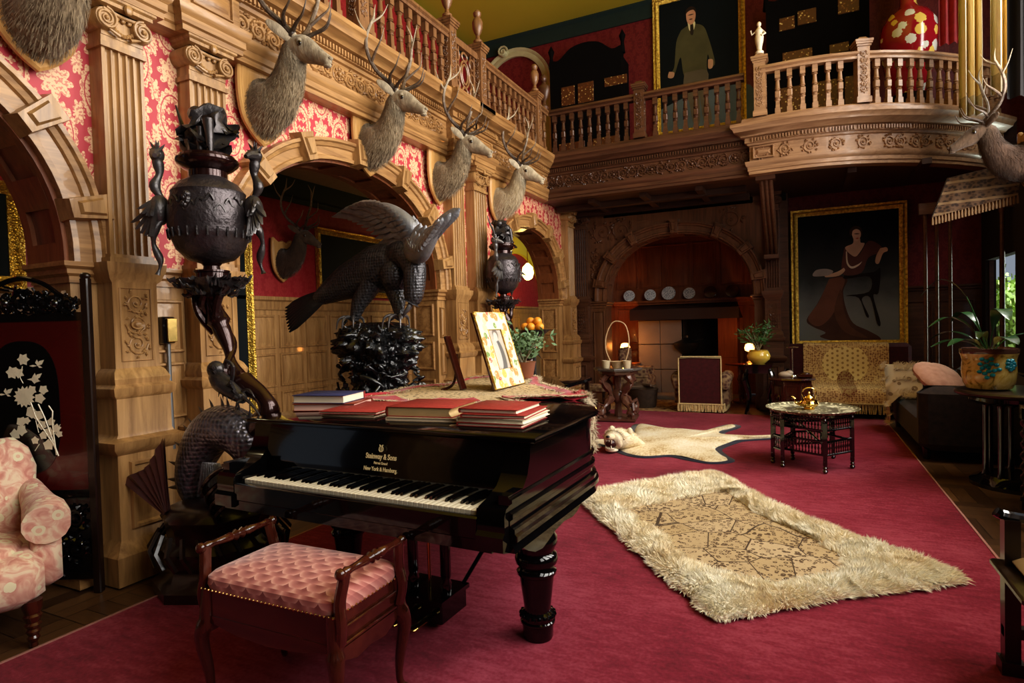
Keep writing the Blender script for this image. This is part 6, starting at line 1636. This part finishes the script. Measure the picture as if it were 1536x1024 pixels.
# lady in the long gown: crop pixels -> canvas metres
X0, X1, Z0, Z1 = -.145, 1.40, .93, 3.07
def LQ(*pts): return [((px - 105) / 410 * (X1 - X0), (Z1 - Z0) - (py - 72) / 478 * (Z1 - Z0) + .0) for px, py in pts]
t = T('portrait_ground'); u = t.uvw(); n = t.noise(2.2, 4); lb = t.ramp(u[2] / 2.14 + (n - .5) * .3, [(.22, (.20, .215, .215)), (.50, (.05, .056, .058)), (.85, (.006, .008, .009)), (1.0, (.005, .006, .007))]); PG = t.set(lb, .6, spec=.15)
DR = [('train', (.045, .022, .016), LQ((240, 330), (200, 400), (160, 455), (185, 480), (230, 500), (210, 515), (290, 535), (400, 537), (424, 522), (380, 495), (330, 470), (305, 420), (295, 360), (310, 320), (270, 305))),
      ('skirt', (.095, .042, .028), LQ((245, 315), (205, 395), (165, 450), (205, 478), (255, 440), (285, 370), (300, 315))),
      ('skirt_fold', (.065, .030, .020), LQ((285, 350), (262, 430), (300, 500), (380, 520), (320, 480), (296, 420), (292, 370))),
      ('chair', (.010, .007, .006), LQ((300, 305), (400, 300), (425, 290), (418, 370), (400, 380), (424, 470), (412, 472), (390, 385), (360, 390), (384, 445), (374, 446), (350, 385), (305, 375), (385, 365), (388, 315), (302, 318))),
      ('bodice', (.075, .032, .028), LQ((300, 215), (290, 275), (300, 305), (360, 300), (385, 250), (430, 235), (425, 212), (385, 195), (350, 240), (315, 215))),
      ('neck_and_chest', (.36, .25, .18), LQ((333, 185), (330, 200), (303, 212), (325, 238), (345, 242), (372, 204), (358, 198), (355, 183))),
      ('forearm', (.34, .23, .16), LQ((298, 280), (275, 292), (232, 303), (236, 309), (280, 306), (302, 290))),
      ('forearm', (.34, .23, .16), LQ((425, 222), (412, 245), (408, 268), (420, 272), (434, 240), (450, 232), (446, 220))),
      ('fan', (.20, .18, .17), LQ((185, 295), (200, 282), (235, 280), (260, 290), (240, 303), (190, 304))),
      ('hair', (.035, .020, .012), LQ((322, 175), (320, 155), (335, 142), (355, 145), (364, 160), (360, 178), (340, 160))),
      ('face', (.42, .29, .21), LQ((328, 170), (331, 157), (344, 152), (357, 160), (358, 178), (347, 193), (335, 187))),
      ('eyes', (.08, .05, .04), LQ((334, 168), (344, 166), (355, 169), (344, 170))), ('lips', (.30, .08, .06), LQ((340, 183), (347, 181), (352, 183), (346, 186))), ('pearls', (.42, .36, .28), LQ((306, 225), (308, 265), (325, 284), (350, 276), (362, 262), (350, 270), (326, 277), (313, 262), (310, 228)))]
framed('portrait_painting', 'gilt framed portrait of a seated lady in trailing brown gown above the sofa', X0, X1, Z0, Z1, YP - .07, 0, .10, shapes=DR, bgm=PG)
# features on the lady's face and the man: small dark strokes
X0, X1, Z0, Z1 = -2.34, -.80, 4.66, 7.10
def MQ(*pts): return [((px - 985) / 135 * 1.50 + .10, 2.30 - (py + 2) / 210 * 2.25) for px, py in pts]
MD = [('floor', (.06, .075, .075), MQ((985, 165), (1035, 150), (1120, 150), (1120, 208), (1050, 208), (985, 208))),
      ('coat', (.055, .050, .022), MQ((1020, 42), (1012, 60), (1008, 100), (1000, 108), (1008, 112), (1018, 85), (1022, 112), (1030, 125), (1055, 128), (1058, 100), (1060, 90), (1064, 108), (1070, 104), (1060, 60), (1052, 42), (1035, 36))),
      ('breeches', (.075, .060, .036), MQ((1024, 112), (1022, 135), (1030, 160), (1036, 195), (1046, 195), (1046, 150), (1052, 195), (1064, 195), (1058, 150), (1058, 115))),
      ('hand', (.28, .16, .09), MQ((1000, 105), (998, 114), (1006, 116), (1008, 108))), ('hand', (.28, .16, .09), MQ((1060, 98), (1060, 112), (1066, 112), (1067, 100))),
      ('collar', (.45, .38, .20), MQ((1030, 32), (1032, 44), (1036, 48), (1040, 44), (1041, 33))), ('tie', (.02, .015, .01), MQ((1034, 36), (1034, 50), (1037, 54), (1039, 48), (1038, 36))),
      ('face', (.34, .18, .10), MQ((1028, 18), (1029, 30), (1035, 37), (1041, 31), (1042, 18), (1035, 12))), ('eyes', (.05, .03, .02), MQ((1030, 21), (1035, 20), (1040, 21), (1035, 22))), ('moustache', (.10, .05, .03), MQ((1032, 28), (1035, 27), (1038, 28), (1035, 29.5))), ('hair', (.02, .012, .008), MQ((1027, 20), (1028, 12), (1035, 8), (1042, 12), (1043, 20), (1039, 14), (1031, 15)))]
framed('portrait_painting', 'tall gilt framed portrait of a standing man in olive suit on the gallery wall', X0, X1, Z0, 7.12, 10.99, 0, .11, shapes=MD, bg=(.008, .012, .014))
framed('wall_painting', 'dark painting in a gilt frame on the corridor wall behind the eagle', 6.05, 7.9, 1.86, 2.76, -5.79, 0, .08, axis='y')
framed('wall_painting', 'dark painting in a wide gilt frame seen through the arch at far left', 1.35, 2.72, 1.80, 2.66, -5.79, 0, .10, axis='y')
framed('gilt_mirror', 'tall gilt frame standing on the corridor wall just inside the large arch', 4.1, 4.96, .35, 2.75, -5.76, 0, .08, cat='mirror', axis='y')
# ================================================================= upper gallery furniture
LACQ = plain('shadow_lacquer', (.006, .005, .005), .8, spec=.1); INGR = T('gold_lacquer_panel'); v = INGR.vor(22); n = INGR.noise(8, 3); INGR = INGR.set(INGR.ramp((v + n * .5), [(.38, (.85, .72, .30)), (.48, (.22, .07, .02)), (.7, (.10, .025, .01))]), .35, emis=(.5, .3, .1), es=.02)  # gold panels carry a weak glow of their own, added brightness
def cabinet(label, x0, x1, z1, plaques, arch=True):
    r = thing('lacquer_cabinet', label, 'cabinet', ((x0 + x1) / 2, 10.72, 3.94)); w = (x1 - x0) / 2; H = z1 - 3.94
    m = MB(); m.bb(-w, w, -.25, .25, 0, H - .35); 
    P = cr([(-w, H - .36), (-w, H - .2), (-w * .75, H - .22), (-w * .4, H - .05), (0, H), (w * .4, H - .05), (w * .75, H - .22), (w, H - .2), (w, H - .36)], 4)
    m.prism([(p.x, p.y) for p in P], lambda a, b: (a, -.24, b), lambda a, b: (a, -.1, b))
    for s in (-1, 1): m.lathe([(.05, H - .3), (.03, H - .1), (.06, H), (0, H + .12)], (s * w, -.15, 0), 10)
    m.build('carcass', LACQ, r)
    for (a, b, pw, ph) in plaques:
        m = MB(); X_, Z_ = a - (x0 + x1) / 2, b - 3.94; m.bb(X_ - pw / 2, X_ + pw / 2, -.265, -.25, Z_ - ph / 2, Z_ + ph / 2, bev=.006); m.build('gold_panel', INGR, r)
cabinet('arched black lacquer cabinet on the gallery left of the portrait of the man', -4.15, -2.80, 6.45, [(-3.80, 5.55, .26, .34), (-3.46, 5.55, .30, .36), (-3.0, 5.65, .22, .16), (-2.8, 5.65, .2, .16), (-3.75, 4.5, .5, .4), (-3.1, 4.5, .5, .4)])
cabinet('black lacquer cabinet with gold panels between the portrait of the man and red vase', -.46, .95, 6.6, [(-.16, 5.98, .22, .20), (.12, 6.02, .26, .22), (.68, 6.10, .28, .32), (-.02, 5.45, .42, .18), (.55, 5.45, .26, .14), (-.1, 4.7, .34, .6), (.35, 4.7, .34, .6), (.75, 4.75, .26, .5)])
# doorway arch upstairs
CRM = plain('cream_archivolt', (.55, .50, .28), .6)
m = MB(); P = arc(-5.10, .62, 6.10, .62, 28, 2.0); P = [(P[0][0], 4.0)] + P + [(P[-1][0], 4.0)]
m.sweep([(x, 10.99, z) for x, z in P], [(0, 0), (0, .05), (-.05, .06), (-.10, .04), (-.14, .07), (-.16, .07), (-.16, 0)], up=(0, -1, 0)); m.ball((-5.3, 10.93, 6.83), (.10, .08, .09)); m.tube([V((-5.3, 10.85, 6.83)) + V((a, 0, b)) for a, b in spiral(0, 0, .11, 0, 1.5, 1)], .02, 6); trim(m, CRM)
bu = thing('gallery_statue', 'small brown figure bust before the cream archway on the upper gallery', 'statue', (-3.52, 8.62, 4.67))
MB().lathe([(.07, 0), (.07, .05), (.04, .08), (.03, .14)], n=12).build('base', OAKD, bu)
m = MB(); m.lathe([(.03, .14), (.07, .20), (.10, .30), (.09, .36), (.035, .40), (.03, .43)], n=14, sy=.7); m.ball((0, 0, .48), (.05, .055, .065), 12, 10); m.build('figure', OAKD, bu)
MARB = plain('pale_alabaster', (.72, .62, .46), .5)
ws = thing('figurine', 'small pale alabaster figurine on the corner post of the bowed gallery', 'statue', (-.46, 8.56, 4.83))
m = MB(); m.lathe([(.05, 0), (.055, .03), (.03, .05), (.035, .10), (.05, .16), (.055, .22), (.04, .26), (.05, .30), (.03, .33), (.018, .35)], n=14); m.ball((0, 0, .385), (.028, .03, .035), 10, 8); m.tube([(.04, 0, .30), (.075, -.02, .25), (.03, -.05, .22)], .012, 6); m.tube([(-.04, 0, .30), (-.09, 0, .27), (-.10, -.02, .32)], .011, 6); m.build('figure', MARB, ws)
# red floor vase
vz = thing('floor_vase', 'huge crimson porcelain vase painted with yellow and white flowers behind the bowed balustrade', 'vase', (1.36, 9.95, 3.94))
def vasem():
    t = T('crimson_porcelain'); v = t.vor(6, rnd=.9); c = t.vor(6, rnd=.9, out='Color'); h = t.N('SeparateColor'); t.nt.links.new(c.k, h.inputs[0]); q = X(t, h.outputs[0]); n = t.noise(30, 2)
    fl = (v + (n - .5) * .3 < .44) * (q > .38)
    col = t.ramp(q, [(0, (.75, .80, .70)), (.55, (.85, .62, .15)), (.75, (.80, .82, .74))], 'CONSTANT')
    return t.set(t.mix(fl, (.34, .012, .022), col), .15, coat=.5)
m = MB(); m.lathe([(.18, .45), (.20, .48), (.26, .70), (.32, 1.0), (.345, 1.25), (.33, 1.42), (.25, 1.56), (.13, 1.64), (.10, 1.70), (.095, 1.95), (.16, 2.08)], n=40); m.build('body', vasem(), vz)
m = MB(); m.lathe([(.28, 0), (.28, .06), (.2, .12), (.2, .36), (.27, .45)], n=8); m.build('plinth', DARKW, vz)
# curtains
def drape(name, label, x0, x1, y, z0, z1, mat, folds=5, amp=.05, band=None):
    r = thing(name, label, 'curtain', (x0, y, z0)); m = MB(); n = folds * 8
    rows = [[((x1 - x0) * i / n, amp * sin(2 * pi * folds * i / n) * (1 + .3 * sin(k)), (z1 - z0) * k / 6) for i in range(n + 1)] for k in range(7)]
    m.grid(rows); m.build('cloth', mat, r, ang=80)
    if band: m = MB(); m.grid([[(x, yy - .006, z * 0 + zz) for x, yy, z in rows[0]] for zz in (0, .22)]); m.build('embroidered_hem', band, r, ang=80)
    return r
CY = T('striped_silk'); u = CY.uvw(); s = ((u[0] * 34).sin() * .5 + .5); CY = CY.set(CY.mix((s > .55), (.95, .74, .34), (1, .92, .70)), .6, sheen=.3)
HEM = plain('figured_hem', (.62, .54, .38), .8, bump=.6, bs=60, var=.4)
drape('silk_curtain', 'long yellow and cream silk curtain with a figured hem at the upper right', 1.70, 1.93, 8.8, 3.72, 6.4, CY, 3, .05, HEM)
drape('silk_curtain', 'second cream curtain panel nearer the right edge, partly behind antlers', 1.98, 2.30, 8.7, 3.9, 6.4, CY, 3, .05, HEM)
drape('red_curtain', 'dark red hanging beside the crimson vase on the gallery', 1.70, 1.98, 9.9, 5.0, 6.9, fabric('crimson_damask_cloth', (.30, .01, .02), (.42, .02, .03), 12), 3, .04)
drape('dark_curtain', 'black looking curtain filling the shadow above the right stag head', 1.80, 2.04, 7.35, 3.45, 6.2, plain('black_cloth', (.006, .004, .004), .9), 2, .04)
# fringed textile
tx = thing('fringed_textile', 'brown embroidered textile with a tasselled edge hanging below the right stag head', 'textile', (1.28, 7.85, 2.44))
KT = T('brown_embroidery'); u = KT.uvw(); v = KT.vor(26); KT = KT.set(KT.mix(((u[2] * 55).sin() > .75), KT.ramp(v, [(.3, (.025, .012, .008)), (.6, (.10, .055, .03))]), (.20, .13, .07)), .9)
m = MB(); A, B_, C_, D_ = V((0, 0, 0)), V((.70, -.1, .14)), V((.78, .05, .52)), V((.16, .12, .42))
rows = [[(A.lerp(B_, j / 14)).lerp(D_.lerp(C_, j / 14), i / 8) + V((0, .012 * sin(j * 1.7), 0)) for j in range(15)] for i in range(9)]
m.grid(rows); m.build('cloth', KT, tx, ang=80)
m = MB()
for k in range(26): p = A.lerp(B_, k / 25); m.tube([p, p + V((0, 0, -.04)), p + V((0, 0, -.085))], [.006, .012, .011], 6)
m.build('tassel_fringe', plain('brown_tassel', (.20, .12, .06), .8), tx)
m = MB(); m.tube([A + V((0, .02, 0)), D_ + V((0, .02, 0)), V((.9, .05, .52))], .012, 6); m.build('rail', DARKW, tx)
# corridor glimpse through the small arch
m = MB(); P = arc(12.3, 1.3, 1.9, 1.1, 30, 2.0)
m.sweep([(-5.79, y, z) for y, z in P], [(0, 0), (0, .08), (-.55, .08), (-.6, 0)], up=(1, 0, 0)); m.bb(-5.79, -5.72, 10.7, 11.0, 1.2, 1.9); trim(m, YELB)
ln = thing('pendant_lantern', 'glowing glass lantern hanging in the corridor beyond the small arch', 'lantern', (-4.98, 11.1, 2.32))
MB().lathe([(.03, -.02), (.09, .02), (.12, .12), (.10, .24), (.04, .30), (.02, .32)], n=18).build('glass_shade', glow('lit_lantern_glass', (1, .80, .22), 9), ln); MB().tube([(0, 0, .32), (0, 0, 1.0)], .008, 6).build('chain', BRASS, ln)
LIGHTS = [('corridor_fill_light', (-4.9, 1.6, 3.1), 14, (1, .85, .5)), ('lantern_light', (-4.98, 11.1, 2.15), 60, (1, .75, .2)), ('lamp_light', (-3.05, 11.1, .95), 17, (1, .36, .07)), ('lamp_light', (-.80, 10.68, .95), 13, (1, .36, .07))]  # corridor fill is added to brighten the gilt frame; no lamp there
# ---------------------------------------------------------------- light
w = bpy.data.worlds.new('world'); S.world = w; w.use_nodes = True
w.node_tree.nodes['Background'].inputs[0].default_value = (.75, .85, 1, 1); w.node_tree.nodes['Background'].inputs[1].default_value = .3
def area(name, loc, sx, sy, rot, e, col):
    l = bpy.data.lights.new(name, 'AREA'); l.shape = 'RECTANGLE'; l.size = sx; l.size_y = sy; l.energy = e; l.color = col
    o = bpy.data.objects.new(name, l); COL.objects.link(o); o.location = loc; o.rotation_euler = rot; return o
def point(name, loc, e, col, r=.04):
    l = bpy.data.lights.new(name, 'POINT'); l.energy = e; l.color = col; l.shadow_soft_size = r
    o = bpy.data.objects.new(name, l); COL.objects.link(o); o.location = loc; return o
DAY = (1, .955, .89)
for y, w_, e in ((.3, 1.7, 150), (2.6, 1.5, 215), (4.6, 1.3, 260), (6.5, 1.3, 260)):
    area('window_daylight', (2.42, y, 4.2), 4.2, w_, (0, R(90), 0), e, DAY)
area('gallery_fill_light', (2.75, 8.2, 5.3), 2.0, 1.0, (0, R(90), 0), 70, DAY)  # added fill for the curtains, vase and bowed rail; no window here
area('bay_daylight', (4.4, 11.3, 2.2), 2.0, 2.0, (0, R(80), 0), 160, (.9, 1, .85))
for a in LIGHTS: point(a[0], a[1], a[2], a[3], .06)
S.view_settings.view_transform = 'Standard'; S.view_settings.look = 'Medium High Contrast'; S.view_settings.exposure = 0
